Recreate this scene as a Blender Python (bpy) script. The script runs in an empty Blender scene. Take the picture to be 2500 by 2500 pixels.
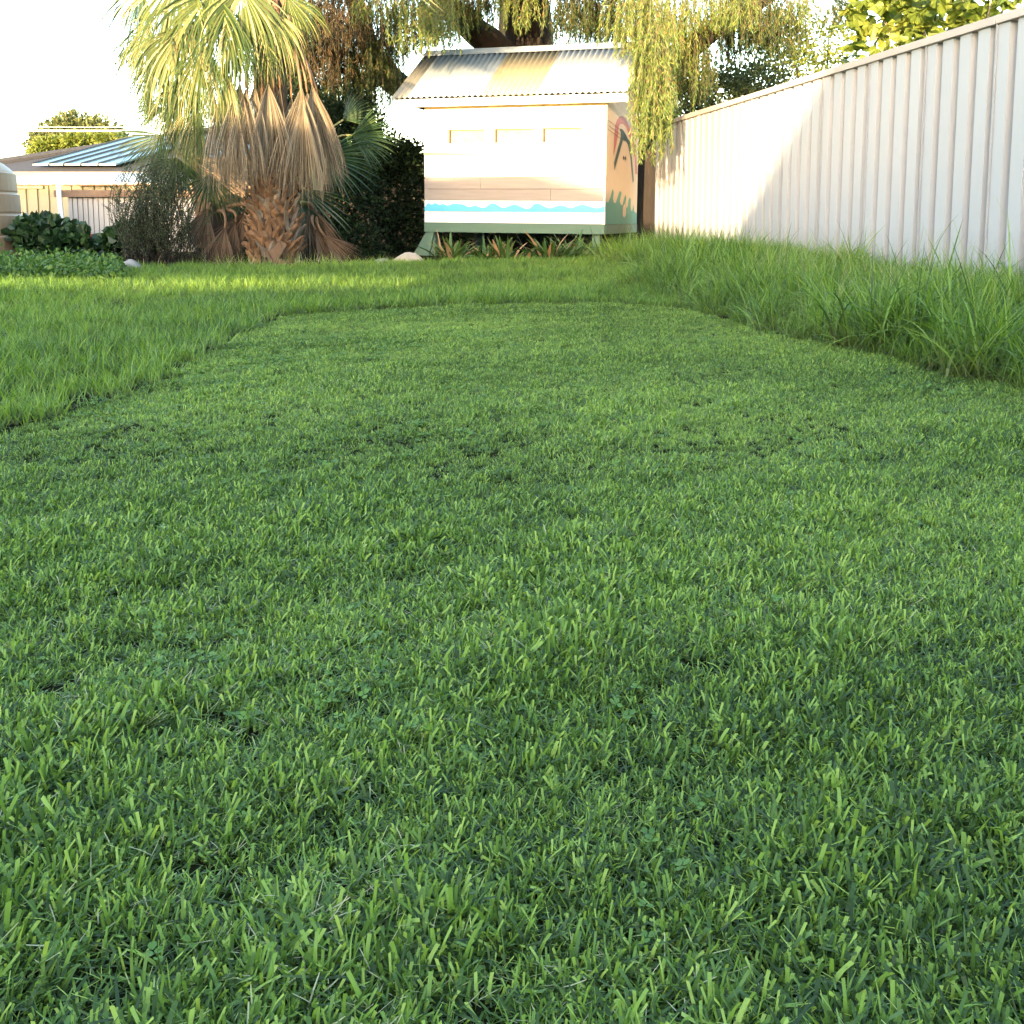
import bpy, bmesh, math, random
import numpy as np
from mathutils import Vector, Matrix
R = math.radians
rnd = random.Random(7)
RNG = np.random.default_rng(11)

# ------------------------------------------------------------------ camera, sky, sun, exposure
scene = bpy.context.scene
HC = 0.58                      # camera height
FPX = 2500.0                   # focal length in photo pixels (photo is 2500 px square)
PY0 = 834.0                    # the photo is the lower part of a taller frame
PITCH = math.atan(0.1192)
cam_d = bpy.data.cameras.new('camera'); cam = bpy.data.objects.new('camera', cam_d)
scene.collection.objects.link(cam)
cam.location = (0, 0, HC); cam.rotation_euler = (math.pi/2 - PITCH, 0, 0)
cam_d.sensor_width = 36; cam_d.lens = 36.0*FPX/2500.0; cam_d.shift_y = -(1250-PY0)/2500.0
cam_d.clip_start = 0.02; cam_d.clip_end = 2000
scene.camera = cam

SUN_EL = R(6.67)
SUN_AZ = R(193)                # towards the sun: behind the camera and to its left
sdir = Vector((math.sin(SUN_AZ)*math.cos(SUN_EL), math.cos(SUN_AZ)*math.cos(SUN_EL), math.sin(SUN_EL)))
w = bpy.data.worlds.new('World'); scene.world = w; w.use_nodes = True
nt = w.node_tree; nt.nodes.clear()
out = nt.nodes.new('ShaderNodeOutputWorld'); bg = nt.nodes.new('ShaderNodeBackground'); sk = nt.nodes.new('ShaderNodeTexSky')
sk.sky_type = 'NISHITA'; sk.sun_disc = False; sk.sun_elevation = SUN_EL; sk.sun_rotation = SUN_AZ
sk.air_density = 1.0; sk.dust_density = 1.4; sk.ozone_density = 1.1
bg.inputs['Strength'].default_value = 0.15
nt.links.new(sk.outputs[0], bg.inputs[0]); nt.links.new(bg.outputs[0], out.inputs[0])
sun_d = bpy.data.lights.new('sun', 'SUN'); sun = bpy.data.objects.new('sun', sun_d); scene.collection.objects.link(sun)
sun_d.energy = 2.0; sun_d.angle = R(0.53); sun_d.color = (1.0, 0.74, 0.40)
sun.rotation_euler = (-sdir).to_track_quat('-Z', 'Y').to_euler(); sun.location = (-30, -30, 12)
scene.view_settings.view_transform = 'Standard'; scene.view_settings.look = 'None'
scene.view_settings.gamma = 1.0; scene.view_settings.use_curve_mapping = False
scene.view_settings.exposure = 3.75
scene.render.engine = 'CYCLES'
cy = scene.cycles
cy.max_bounces = 6; cy.diffuse_bounces = 3; cy.glossy_bounces = 2; cy.transmission_bounces = 4; cy.transparent_max_bounces = 4
cy.use_denoising = True; cy.caustics_reflective = False; cy.caustics_refractive = False

# ------------------------------------------------------------------ helpers
COL = scene.collection
CP, SP = math.cos(PITCH), math.sin(PITCH)
def ray(px, py):
    dx = (px-1250)/FPX; dy = (PY0-py)/FPX
    return Vector((dx, CP + dy*SP, -SP + dy*CP))
def at(px, py, Y):                       # photo pixel -> point at depth Y
    d = ray(px, py); return Vector((0, 0, HC)) + d*(Y/d.y)
FENCE_FAR = Vector((2.02, 14.3)); FDIR = Vector((0.149, -0.989))      # towards the camera
def sstep(a, b, x):
    t = np.clip((x-a)/(b-a), 0, 1); return t*t*(3-2*t)
_ns = np.random.default_rng(5)
_nk = [(_ns.uniform(-1, 1, 2), _ns.uniform(0, 6.28)) for _ in range(40)]
def noise2(x, y, freq, seed=0):          # smooth pseudo noise about 0..1
    v = 0
    for i in range(7):
        k, ph = _nk[(seed*7+i) % 40]
        v = v + np.sin((k[0]*x + k[1]*y)*freq*(1+.35*i) + ph + seed*1.7)
    return np.clip(0.5 + v/7.0, 0, 1)
def fence_dist(x, y):                    # distance from the metal fence, positive on our side
    return -((x-FENCE_FAR.x)*0.989 + (y-FENCE_FAR.y)*0.149)
def ground_z(x, y):
    x = np.asarray(x, float); y = np.asarray(y, float)
    z = 0.12*sstep(3.0, 12.0, y)
    fd = np.abs(fence_dist(x, y))
    z = z + 0.07*(1-sstep(0.0, 2.0, fd))*(1-sstep(11, 13, y)*0.8)*sstep(-3, 2, y)
    z = z + 0.012*(noise2(x, y, 1.6, 1)-.5) + 0.006*(noise2(x, y, 5, 2)-.5)
    return z
def gpt(px, py):                         # photo pixel -> point on the ground
    d = ray(px, py); t = HC/(-d.z) if d.z < 0 else 40
    for _ in range(12):
        p = Vector((0, 0, HC)) + d*t
        t += (p.z - float(ground_z(p.x, p.y)))/(-d.z)*0.8
    return Vector((0, 0, HC)) + d*t

def link(o, parent=None):
    COL.objects.link(o)
    if parent is not None: o.parent = parent
    return o
def mesh_from(name, V, F, attrs=None, smooth=False):
    me = bpy.data.meshes.new(name)
    me.from_pydata([tuple(map(float, v)) for v in V] if not isinstance(V, np.ndarray) else V.tolist(), [],
                   F.tolist() if isinstance(F, np.ndarray) else F)
    if attrs:
        for k, a in attrs.items():
            at_ = me.attributes.new(k, 'FLOAT', 'POINT'); at_.data.foreach_set('value', np.asarray(a, np.float32))
    if smooth: me.polygons.foreach_set('use_smooth', [True]*len(me.polygons))
    me.update(); return me
def obj(name, V, F, mat, parent=None, attrs=None, smooth=False):
    me = mesh_from(name, V, F, attrs, smooth)
    me.materials.append(mat)
    return link(bpy.data.objects.new(name, me), parent)
def thing(name, label, cat, loc=(0, 0, 0), rz=0.0, group=None):
    o = bpy.data.objects.new(name, None); o.empty_display_size = .1; COL.objects.link(o)
    o.location = loc; o.rotation_euler = (0, 0, rz); tag(o, label, cat, group); return o
def tag(o, label=None, cat=None, group=None, kind=None):
    if label: o['label'] = label
    if cat: o['category'] = cat
    if group: o['group'] = group
    if kind: o['kind'] = kind
    return o

class MB:
    def __init__(s): s.V = []; s.F = []
    def add(s, V, F):
        n = len(s.V); s.V += [tuple(v) for v in V]; s.F += [tuple(i+n for i in f) for f in F]; return s
    def box(s, x0, x1, y0, y1, z0, z1):
        V = [(x0,y0,z0),(x1,y0,z0),(x1,y1,z0),(x0,y1,z0),(x0,y0,z1),(x1,y0,z1),(x1,y1,z1),(x0,y1,z1)]
        return s.add(V, [(3,2,1,0),(4,5,6,7),(0,1,5,4),(1,2,6,5),(2,3,7,6),(3,0,4,7)])
    def prism(s, poly, y0, y1):            # polygon in x,z extruded along y
        n = len(poly); V = [(p[0],y0,p[1]) for p in poly] + [(p[0],y1,p[1]) for p in poly]
        F = [tuple(range(n)), tuple(range(2*n-1, n-1, -1))] + [((i+1)%n, i, n+i, n+(i+1)%n) for i in range(n)]
        return s.add(V, F)
    def tube(s, pts, rad, n=8, cap=True, wob=0.0, rg=None):
        pts = [Vector(p) for p in pts]; rings = []; u = None
        for i, p in enumerate(pts):
            d = (pts[min(i+1, len(pts)-1)] - pts[max(i-1, 0)]).normalized()
            if u is None: u = d.orthogonal().normalized()
            else:
                u = (u - d*u.dot(d)); u = u.normalized() if u.length > 1e-6 else d.orthogonal().normalized()
            v = d.cross(u); r = rad[i] if hasattr(rad, '__len__') else rad
            ring = []
            for k in range(n):
                a = 2*math.pi*k/n; rr = r*(1 + (rg.uniform(-wob, wob) if wob else 0))
                ring.append(p + (u*math.cos(a) + v*math.sin(a))*rr)
            rings.append(ring)
        V = [q for r_ in rings for q in r_]
        F = [(i*n+k, i*n+(k+1)%n, (i+1)*n+(k+1)%n, (i+1)*n+k) for i in range(len(pts)-1) for k in range(n)]
        if cap: F += [tuple(range(n-1, -1, -1)), tuple(range((len(pts)-1)*n, len(pts)*n))]
        return s.add(V, F)
    def build(s, name, mat, parent=None, smooth=False, bevel=0.0):
        o = obj(name, s.V, s.F, mat, parent, smooth=smooth)
        if bevel:
            b = o.modifiers.new('bevel', 'BEVEL'); b.width = bevel; b.segments = 2; b.limit_method = 'ANGLE'
        return o

# ------------------------------------------------------------------ materials
def newmat(name):
    m = bpy.data.materials.new(name); m.use_nodes = True; t = m.node_tree; t.nodes.clear()
    o = t.nodes.new('ShaderNodeOutputMaterial'); return m, t, o
def mat(name, c, rough=0.7, c2=None, scale=6.0, mix=0.5, bump=0.0, bscale=40.0, metal=0.0, stretch=(1,1,1), spec=0.4):
    m, t, o = newmat(name); N = t.nodes; L = t.links
    b = N.new('ShaderNodeBsdfPrincipled'); L.new(b.outputs[0], o.inputs[0])
    b.inputs['Roughness'].default_value = rough; b.inputs['Metallic'].default_value = metal
    b.inputs['Specular IOR Level'].default_value = spec
    tc = N.new('ShaderNodeTexCoord'); mp = N.new('ShaderNodeMapping'); mp.inputs['Scale'].default_value = stretch
    L.new(tc.outputs['Object'], mp.inputs[0])
    n = N.new('ShaderNodeTexNoise'); n.inputs['Scale'].default_value = scale; n.inputs['Detail'].default_value = 6; n.inputs['Roughness'].default_value = .62
    L.new(mp.outputs[0], n.inputs['Vector'])
    oi = N.new('ShaderNodeObjectInfo')
    rp = N.new('ShaderNodeMapRange'); rp.inputs[1].default_value = .35; rp.inputs[2].default_value = .7; rp.inputs[3].default_value = 0; rp.inputs[4].default_value = mix
    L.new(n.outputs[0], rp.inputs[0])
    mx = N.new('ShaderNodeMix'); mx.data_type = 'RGBA'
    mx.inputs[6].default_value = (*c, 1); mx.inputs[7].default_value = (*(c2 or tuple(x*.7 for x in c)), 1)
    L.new(rp.outputs[0], mx.inputs[0])
    hv = N.new('ShaderNodeHueSaturation'); mr = N.new('ShaderNodeMapRange'); mr.inputs[3].default_value = .92; mr.inputs[4].default_value = 1.08
    L.new(oi.outputs['Random'], mr.inputs[0]); L.new(mr.outputs[0], hv.inputs['Value']); L.new(mx.outputs[2], hv.inputs['Color'])
    L.new(hv.outputs[0], b.inputs['Base Color'])
    if bump:
        n2 = N.new('ShaderNodeTexNoise'); n2.inputs['Scale'].default_value = bscale; n2.inputs['Detail'].default_value = 5
        L.new(mp.outputs[0], n2.inputs['Vector'])
        bp = N.new('ShaderNodeBump'); bp.inputs['Strength'].default_value = bump; bp.inputs['Distance'].default_value = .01
        L.new(n2.outputs[0], bp.inputs['Height']); L.new(bp.outputs[0], b.inputs['Normal'])
    return m
def leafmat(name, ramp, transl=0.35, rough=0.5, spec=0.35, base=None, patch=None, objrand=0.0):
    """ramp: list of (pos, colour) over the per-leaf 'tint' attribute; base: colour at the foot of a blade; patch: (a, b) tint shift by place"""
    m, t, o = newmat(name); N = t.nodes; L = t.links
    a = N.new('ShaderNodeAttribute'); a.attribute_name = 'tint'
    fac = a.outputs['Fac']
    if objrand:
        oi = N.new('ShaderNodeObjectInfo'); mm = N.new('ShaderNodeMath'); mm.operation = 'MULTIPLY_ADD'
        L.new(oi.outputs['Random'], mm.inputs[0]); mm.inputs[1].default_value = objrand; L.new(fac, mm.inputs[2]); fac = mm.outputs[0]
    if patch:
        pa = N.new('ShaderNodeAttribute'); pa.attribute_type = 'INSTANCER'; pa.attribute_name = 'patch'
        mm = N.new('ShaderNodeMath'); mm.operation = 'MULTIPLY_ADD'
        L.new(pa.outputs['Fac'], mm.inputs[0]); mm.inputs[1].default_value = patch; L.new(fac, mm.inputs[2]); fac = mm.outputs[0]
    cr = N.new('ShaderNodeValToRGB'); L.new(fac, cr.inputs[0]); e = cr.color_ramp.elements
    while len(e) < len(ramp): e.new(.5)
    for i, (p, c) in enumerate(ramp): e[i].position = p; e[i].color = (*c, 1)
    colr = cr.outputs[0]
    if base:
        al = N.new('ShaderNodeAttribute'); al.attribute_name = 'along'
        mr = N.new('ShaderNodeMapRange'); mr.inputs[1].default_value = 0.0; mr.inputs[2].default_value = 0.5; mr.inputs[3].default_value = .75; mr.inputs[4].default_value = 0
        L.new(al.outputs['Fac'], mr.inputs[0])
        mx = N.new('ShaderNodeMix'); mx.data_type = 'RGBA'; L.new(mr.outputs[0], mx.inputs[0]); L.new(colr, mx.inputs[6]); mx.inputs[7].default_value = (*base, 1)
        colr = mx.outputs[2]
    b = N.new('ShaderNodeBsdfPrincipled'); L.new(colr, b.inputs['Base Color']); b.inputs['Roughness'].default_value = rough
    b.inputs['Specular IOR Level'].default_value = spec
    tr = N.new('ShaderNodeBsdfTranslucent')
    hs = N.new('ShaderNodeHueSaturation'); hs.inputs['Hue'].default_value = .485; hs.inputs['Saturation'].default_value = 1.1; hs.inputs['Value'].default_value = 1.25
    L.new(colr, hs.inputs['Color']); L.new(hs.outputs[0], tr.inputs[0])
    ms = N.new('ShaderNodeMixShader'); ms.inputs[0].default_value = transl
    L.new(b.outputs[0], ms.inputs[1]); L.new(tr.outputs[0], ms.inputs[2]); L.new(ms.outputs[0], o.inputs[0])
    return m

M = {}
M['soil'] = mat('soil', (.020, .018, .010), .95, (.012, .016, .006), 9, 1.0, .5, 60, spec=0.0)
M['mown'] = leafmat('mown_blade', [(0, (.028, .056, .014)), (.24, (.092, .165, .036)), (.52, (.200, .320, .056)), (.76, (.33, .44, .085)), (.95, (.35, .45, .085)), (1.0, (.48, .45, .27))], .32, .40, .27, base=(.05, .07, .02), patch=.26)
M['long'] = leafmat('long_blade', [(0, (.038, .085, .018)), (.33, (.094, .180, .030)), (.66, (.175, .285, .040)), (.95, (.25, .35, .06)), (1.0, (.42, .38, .24))], .38, .45, .4, base=(.11, .10, .05), patch=.25)
M['clover'] = leafmat('clover_leaf', [(0, (.050, .110, .022)), (.6, (.085, .170, .028)), (1, (.125, .23, .034))], .25, .5, .35)
M['fence'] = mat('white_steel', (.385, .387, .41), .42, (.34, .34, .362), 1.6, .4, .05, 8, 0, (1, 1, .35), .5)
M['cap'] = mat('beige_steel', (.52, .44, .39), .45, (.44, .37, .33), 3, .6)
M['seam'] = mat('seam_steel', (.33, .32, .33), .5)
M['white_paint'] = mat('white_paint', (.80, .79, .76), .55, (.66, .63, .58), 5, .5, .15, 60, 0, (1, 1, 6))
M['cream_paint'] = mat('cream_paint', (.80, .70, .50), .6, (.70, .60, .42), 4, .5, .15, 60, 0, (1, 1, 6))
M['panel'] = mat('window_panel_paint', (.38, .345, .20), .7, (.25, .21, .11), 14, .8)
M['tan_paint'] = mat('tan_paint', (.345, .275, .235), .65, (.26, .205, .175), 4, .6, .25, 60, 0, (.6, 1, 8))
M['blue_paint'] = mat('blue_paint', (.09, .40, .58), .5, (.15, .46, .62), 6, .4)
M['peach_paint'] = mat('peach_paint', (.54, .39, .27), .65, (.46, .33, .235), 3, .6, .1, 40)
M['pink_paint'] = mat('pink_paint', (.38, .12, .10), .6, (.33, .10, .085), 5, .5)
M['teal_paint'] = mat('teal_paint', (.065, .215, .165), .6, (.06, .17, .145), 6, .6)
M['bird_paint'] = mat('bird_paint', (.030, .06, .06), .6, (.06, .09, .075), 30, .8)
M['black_iron'] = mat('black_iron', (.02, .02, .02), .5)
M['green_paint'] = mat('green_paint', (.085, .15, .105), .6, (.11, .15, .10), 4, .6, .2, 50, 0, (.5, 1, 4))
M['olive_tone'] = mat('olive_tone', (.24, .23, .10), .6)
M['wood_dark'] = mat('wood_dark', (.14, .085, .05), .8, (.09, .055, .035), 8, .7, .3, 40, 0, (1, 1, 5))
M['iron_blue'] = mat('roof_iron_pale', (.30, .335, .36), .38, (.24, .27, .29), 3, .6, .05, 12, .35)
M['iron_tan'] = mat('roof_iron_tan', (.27, .225, .14), .45, (.21, .17, .10), 4, .6, .05, 12, .25)
M['iron_white'] = mat('roof_iron_bare', (.50, .49, .46), .38, (.42, .41, .37), 3, .6, .05, 12, .3)
M['iron_grey'] = mat('roof_iron_grey', (.17, .165, .15), .45, (.13, .12, .10), 5, .7, .05, 12, .3)
M['bark_dark'] = mat('bark_dark', (.014, .010, .008), .95, (.030, .020, .014), 5, .8, 1.0, 22, 0, (3, 3, .6))  # bark lowered to near black, standing for the shade on the trunks
M['bark_brown'] = mat('bark_brown', (.050, .027, .015), .95, (.026, .016, .010), 5, .8, 1.0, 22, 0, (3, 3, .6))
M['palm_trunk'] = mat('palm_trunk', (.035, .023, .015), .95, (.018, .013, .01), 10, .8, .8, 40)
M['boot'] = mat('palm_leaf_base', (.15, .080, .040), .85, (.065, .042, .028), 7, .9, .5, 50, 0, (1, 1, .4))
M['boot_grey'] = mat('palm_leaf_base_grey', (.16, .125, .095), .9, (.07, .052, .04), 9, .9, .5, 50, 0, (1, 1, .4))
M['petiole'] = mat('petiole', (.20, .20, .06), .5, (.26, .15, .07), 5, .7)
M['petiole_dead'] = mat('petiole_dead', (.17, .095, .05), .7, (.22, .13, .08), 7, .8)
M['frond'] = leafmat('palm_frond_green', [(0, (.010, .022, .007)), (.45, (.036, .060, .016)), (.8, (.095, .115, .032)), (1, (.26, .22, .11))], .12, .45, .22, objrand=.45)
M['frond_dark'] = leafmat('palm_frond_deep_green', [(0, (.012, .030, .010)), (.7, (.026, .055, .017)), (1, (.06, .09, .028))], .22, .4, .5)
M['frond_dead'] = leafmat('palm_frond_dead', [(0, (.040, .031, .021)), (.5, (.112, .088, .060)), (1, (.24, .20, .145))], .15, .75, .2, objrand=.3)
M['frond_litter'] = leafmat('palm_frond_old', [(0, (.05, .032, .022)), (.5, (.095, .063, .043)), (1, (.16, .115, .08))], .10, .8, .2)  # old fronds, colour lowered for the shade at the small palms
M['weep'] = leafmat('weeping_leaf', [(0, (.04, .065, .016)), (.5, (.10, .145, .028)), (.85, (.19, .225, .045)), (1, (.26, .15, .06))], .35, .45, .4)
M['weep_shaded'] = leafmat('weeping_leaf_shaded', [(0, (.010, .020, .006)), (.5, (.030, .052, .013)), (.85, (.070, .098, .020)), (1, (.11, .085, .03))], .25, .5, .3)  # shaded copy of the weeping leaf, shade put into the colour
M['weep_brown'] = leafmat('weeping_leaf_backlit', [(0, (.016, .018, .008)), (.5, (.042, .036, .015)), (1, (.13, .07, .032))], .25, .55, .3)  # brown copy of the weeping leaf, darkened for backlit strands
M['twig'] = mat('twig', (.16, .10, .06), .85)
M['twig_pale'] = mat('twig_pale', (.45, .38, .28), .8)
M['shrub_shaded'] = leafmat('shrub_leaf_shaded', [(0, (.006, .012, .005)), (.7, (.014, .026, .009)), (1, (.035, .055, .016))], .12, .6, .12)  # near-black leaf colour with the deep shade put into it
M['wispy'] = leafmat('wispy_leaf', [(0, (.03, .045, .024)), (.6, (.055, .075, .038)), (1, (.10, .12, .065))], .25, .6, .25)
M['lobed'] = leafmat('lobed_leaf', [(0, (.009, .026, .010)), (.6, (.018, .046, .016)), (1, (.04, .085, .028))], .22, .45, .45)
M['weed'] = leafmat('weed_leaf', [(0, (.030, .075, .018)), (.6, (.060, .125, .024)), (1, (.10, .18, .03))], .3, .5, .35)
M['strap'] = leafmat('strap_leaf', [(0, (.03, .070, .018)), (.45, (.062, .12, .028)), (.62, (.12, .15, .045)), (.75, (.33, .19, .09)), (1, (.42, .27, .15))], .25, .5, .35, objrand=.0)
M['fig'] = leafmat('fig_leaf', [(0, (.07, .11, .02)), (.6, (.14, .18, .03)), (1, (.21, .23, .045))], .40, .45, .4, objrand=.5)
M['tree_lit'] = leafmat('round_tree_leaf', [(0, (.045, .06, .022)), (.6, (.08, .10, .035)), (1, (.14, .14, .05))], .25, .6, .3)
M['tree_yellow'] = leafmat('yellow_tree_leaf', [(0, (.08, .11, .02)), (.6, (.13, .16, .03)), (1, (.20, .20, .04))], .35, .5, .3)
M['tank'] = mat('tank_plastic', (.33, .235, .15), .5, (.29, .205, .13), 2, .5)
M['cream_steel'] = mat('cream_steel', (.36, .31, .20), .5, (.30, .255, .17), 3, .6)
M['white_roof'] = mat('white_roof', (.60, .57, .52), .5, (.66, .62, .56), 2, .5)
M['grey_steel'] = mat('grey_sheet', (.44, .41, .40), .5, (.36, .31, .28), 3, .7, 0, 40, .1, (4, 4, .4))
M['rust_beam'] = mat('rusty_beam', (.17, .10, .065), .85, (.27, .17, .11), 8, .8, .3)
M['tile'] = mat('roof_tile', (.028, .028, .035), .85, (.045, .044, .050), 4, .7, .4, 5, 0, (1, 8, 1))
M['solar'] = mat('solar_glass', (.045, .09, .13), .22, (.055, .10, .14), 2, .3, spec=.8)
M['alu'] = mat('aluminium', (.45, .46, .47), .4, metal=.5)
M['gutter'] = mat('gutter_brown', (.22, .14, .09), .6)
M['brick'] = mat('brick_wall', (.33, .21, .15), .85, (.27, .17, .12), 10, .8)
M['rock_pale'] = mat('rock_pale', (.42, .36, .29), .9, (.27, .22, .17), 4, .9, .8, 14)
M['rock_grey'] = mat('rock_grey', (.26, .25, .24), .9, (.13, .125, .12), 6, .9, .8, 14)
M['pot'] = mat('terracotta', (.42, .12, .07), .7, (.33, .09, .06), 5, .6)
M['wire'] = mat('wire', (.55, .54, .52), .5)

def splash(m, h, c):                       # soil splash and scuffs low on a sheet
    t = m.node_tree; N = t.nodes; L = t.links; b = next(n for n in N if n.type == 'BSDF_PRINCIPLED'); src = b.inputs['Base Color'].links[0].from_socket
    tc = N.new('ShaderNodeTexCoord'); sx = N.new('ShaderNodeSeparateXYZ'); L.new(tc.outputs['Object'], sx.inputs[0])
    mr = N.new('ShaderNodeMapRange'); mr.inputs[1].default_value = h; mr.inputs[2].default_value = 0; L.new(sx.outputs['Z'], mr.inputs[0])
    n = N.new('ShaderNodeTexNoise'); n.inputs['Scale'].default_value = 7; n.inputs['Detail'].default_value = 8; L.new(tc.outputs['Object'], n.inputs['Vector'])
    n3 = N.new('ShaderNodeTexNoise'); n3.inputs['Scale'].default_value = 2.3; n3.inputs['Detail'].default_value = 9; n3.inputs['Roughness'].default_value = .75; L.new(tc.outputs['Object'], n3.inputs['Vector'])
    m3 = N.new('ShaderNodeMapRange'); m3.inputs[1].default_value = .60; m3.inputs[2].default_value = .78; m3.inputs[4].default_value = .45; L.new(n3.outputs[0], m3.inputs[0])
    mu = N.new('ShaderNodeMath'); mu.operation = 'MULTIPLY'; L.new(mr.outputs[0], mu.inputs[0]); L.new(n.outputs[0], mu.inputs[1])
    ad = N.new('ShaderNodeMath'); ad.operation = 'ADD'; ad.use_clamp = True; L.new(mu.outputs[0], ad.inputs[0]); L.new(m3.outputs[0], ad.inputs[1])
    mx = N.new('ShaderNodeMix'); mx.data_type = 'RGBA'; L.new(ad.outputs[0], mx.inputs[0]); L.new(src, mx.inputs[6]); mx.inputs[7].default_value = (*c, 1)
    L.new(mx.outputs[2], b.inputs['Base Color'])
splash(M['fence'], .45, (.25, .235, .22))
# ------------------------------------------------------------------ the ground
ax = np.concatenate([np.linspace(-420, -22, 14)[:-1], np.arange(-22, 12, .2), np.linspace(12, 420, 14)])
ay = np.concatenate([np.linspace(-420, -10, 14)[:-1], np.arange(-10, 24, .2), np.linspace(24, 460, 16)])
GX, GY = np.meshgrid(ax, ay); GZ = ground_z(GX, GY)
V = np.stack([GX.ravel(), GY.ravel(), GZ.ravel()], 1); nx = len(ax)
ii, jj = np.meshgrid(np.arange(nx-1), np.arange(len(ay)-1)); b0 = (jj*nx+ii).ravel()
g = obj('ground', V, np.stack([b0, b0+1, b0+nx+1, b0+nx], 1), M['soil'], smooth=True)
tag(g, 'dark soil under the back yard lawn', kind='structure')

# ------------------------------------------------------------------ grass
def strip_blades(n, rg, Rr, L, W, lean, curl, seg, tip, tint, dirbias=None, z0=0.0):
    """n ribbons; L,W,lean,curl,tip,tint are arrays of n. Returns V,F,tint,along"""
    r = Rr*np.sqrt(rg.uniform(0, 1, n)); a = rg.uniform(0, 2*np.pi, n)
    p = np.stack([r*np.cos(a), r*np.sin(a), np.full(n, z0)], 1)
    az = rg.uniform(0, 2*np.pi, n) if dirbias is None else rg.normal(dirbias[0], dirbias[1], n)
    h = np.stack([np.cos(az), np.sin(az), np.zeros(n)], 1)
    tw = rg.normal(0, .6, n); 
    side = np.stack([-np.sin(az+tw), np.cos(az+tw), np.zeros(n)], 1)
    ang = lean.copy(); Vs = []; al = []
    for k in range(seg+1):
        t = k/seg
        wd = W*np.where(t < .75, .72+.28*np.sin(np.pi*min(t*1.2+.12, 1)), 1.0)*(1-(1-tip)*max(0, (t-.45)/.55)**1.3)
        Vs.append(p - side*wd[:, None]/2); Vs.append(p + side*wd[:, None]/2); al += [np.full(n, t)]*2
        st = (L/seg)[:, None]
        p = p + st*(h*np.sin(ang)[:, None] + np.array([0, 0, 1])*np.cos(ang)[:, None])
        ang = np.minimum(ang + curl/seg, 2.6)
    K = 2*(seg+1); V = np.stack(Vs, 1).reshape(-1, 3)
    al = np.stack(al, 1).ravel(); tn = np.repeat(tint, K)
    base = np.arange(n)*K; F = []
    for k in range(seg):
        F.append(np.stack([base+2*k, base+2*k+1, base+2*k+3, base+2*k+2], 1))
    return V, np.concatenate(F), tn, al
def merge(parts):
    V = []; F = []; T = []; A = []; n = 0
    for v, f, t, a in parts:
        V.append(v); F.append(f+n); T.append(t); A.append(a); n += len(v)
    return np.concatenate(V), np.concatenate(F), np.concatenate(T), np.concatenate(A)
def proto(col, name, parts, m):
    V, F, T, A = merge(parts)
    me = mesh_from(name, V, F, {'tint': T, 'along': A}); me.materials.append(m)
    o = bpy.data.objects.new(name, me); col.objects.link(o); return o
def gn_scatter(name, P, rot, scl, idx, patch, col, m):
    me = bpy.data.meshes.new(name); me.vertices.add(len(P)); me.vertices.foreach_set('co', P.astype(np.float32).ravel())
    for nm, arr in (('rot', rot), ('scl', scl)):
        at_ = me.attributes.new(nm, 'FLOAT_VECTOR', 'POINT'); at_.data.foreach_set('vector', arr.astype(np.float32).ravel())
    at_ = me.attributes.new('idx', 'INT', 'POINT'); at_.data.foreach_set('value', idx.astype(np.int32))
    at_ = me.attributes.new('patch', 'FLOAT', 'POINT'); at_.data.foreach_set('value', patch.astype(np.float32))
    me.materials.append(m)
    o = link(bpy.data.objects.new(name, me))
    ng = bpy.data.node_groups.new(name, 'GeometryNodeTree')
    ng.interface.new_socket('Geometry', in_out='INPUT', socket_type='NodeSocketGeometry')
    ng.interface.new_socket('Geometry', in_out='OUTPUT', socket_type='NodeSocketGeometry')
    N = ng.nodes; Lk = ng.links
    gi = N.new('NodeGroupInput'); go = N.new('NodeGroupOutput')
    mp = N.new('GeometryNodeMeshToPoints'); Lk.new(gi.outputs[0], mp.inputs[0])
    ip = N.new('GeometryNodeInstanceOnPoints'); Lk.new(mp.outputs[0], ip.inputs['Points'])
    ci = N.new('GeometryNodeCollectionInfo'); ci.inputs['Collection'].default_value = col
    ci.inputs['Separate Children'].default_value = True; ci.inputs['Reset Children'].default_value = True
    Lk.new(ci.outputs[0], ip.inputs['Instance']); ip.inputs['Pick Instance'].default_value = True
    def na(nm, ty):
        q = N.new('GeometryNodeInputNamedAttribute'); q.data_type = ty; q.inputs[0].default_value = nm; return q.outputs[0]
    Lk.new(na('idx', 'INT'), ip.inputs['Instance Index'])
    er = N.new('FunctionNodeEulerToRotation'); Lk.new(na('rot', 'FLOAT_VECTOR'), er.inputs[0]); Lk.new(er.outputs[0], ip.inputs['Rotation'])
    Lk.new(na('scl', 'FLOAT_VECTOR'), ip.inputs['Scale'])
    Lk.new(ip.outputs[0], go.inputs[0])
    md = o.modifiers.new('scatter', 'NODES'); md.node_group = ng
    return o

# mown patch outline on the ground, from its edge in the photo
EDGE_PX = [(-260, 1180), (0, 1066), (145, 1024), (290, 965), (430, 921), (528, 859), (600, 818), (668, 791), (740, 769), (860, 761), (1000, 754), (1200, 748), (1400, 743), (1500, 744),
           (1650, 756), (1790, 790), (1940, 831), (2121, 868), (2307, 909), (2500, 952), (2760, 1020)]
MOWN = [gpt(*p) for p in EDGE_PX]
MOWN = np.array([(p.x, p.y) for p in MOWN] + [(2.6, 2.2), (2.9, -1.5), (-2.6, -1.5), (-2.5, 1.4)])
def inside(P, poly):
    x, y = P[:, 0], P[:, 1]; c = np.zeros(len(P), bool); j = len(poly)-1
    for i in range(len(poly)):
        xi, yi = poly[i]; xj, yj = poly[j]
        c ^= ((yi > y) != (yj > y)) & (x < (xj-xi)*(y-yi)/(yj-yi+1e-12)+xi); j = i
    return c
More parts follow.
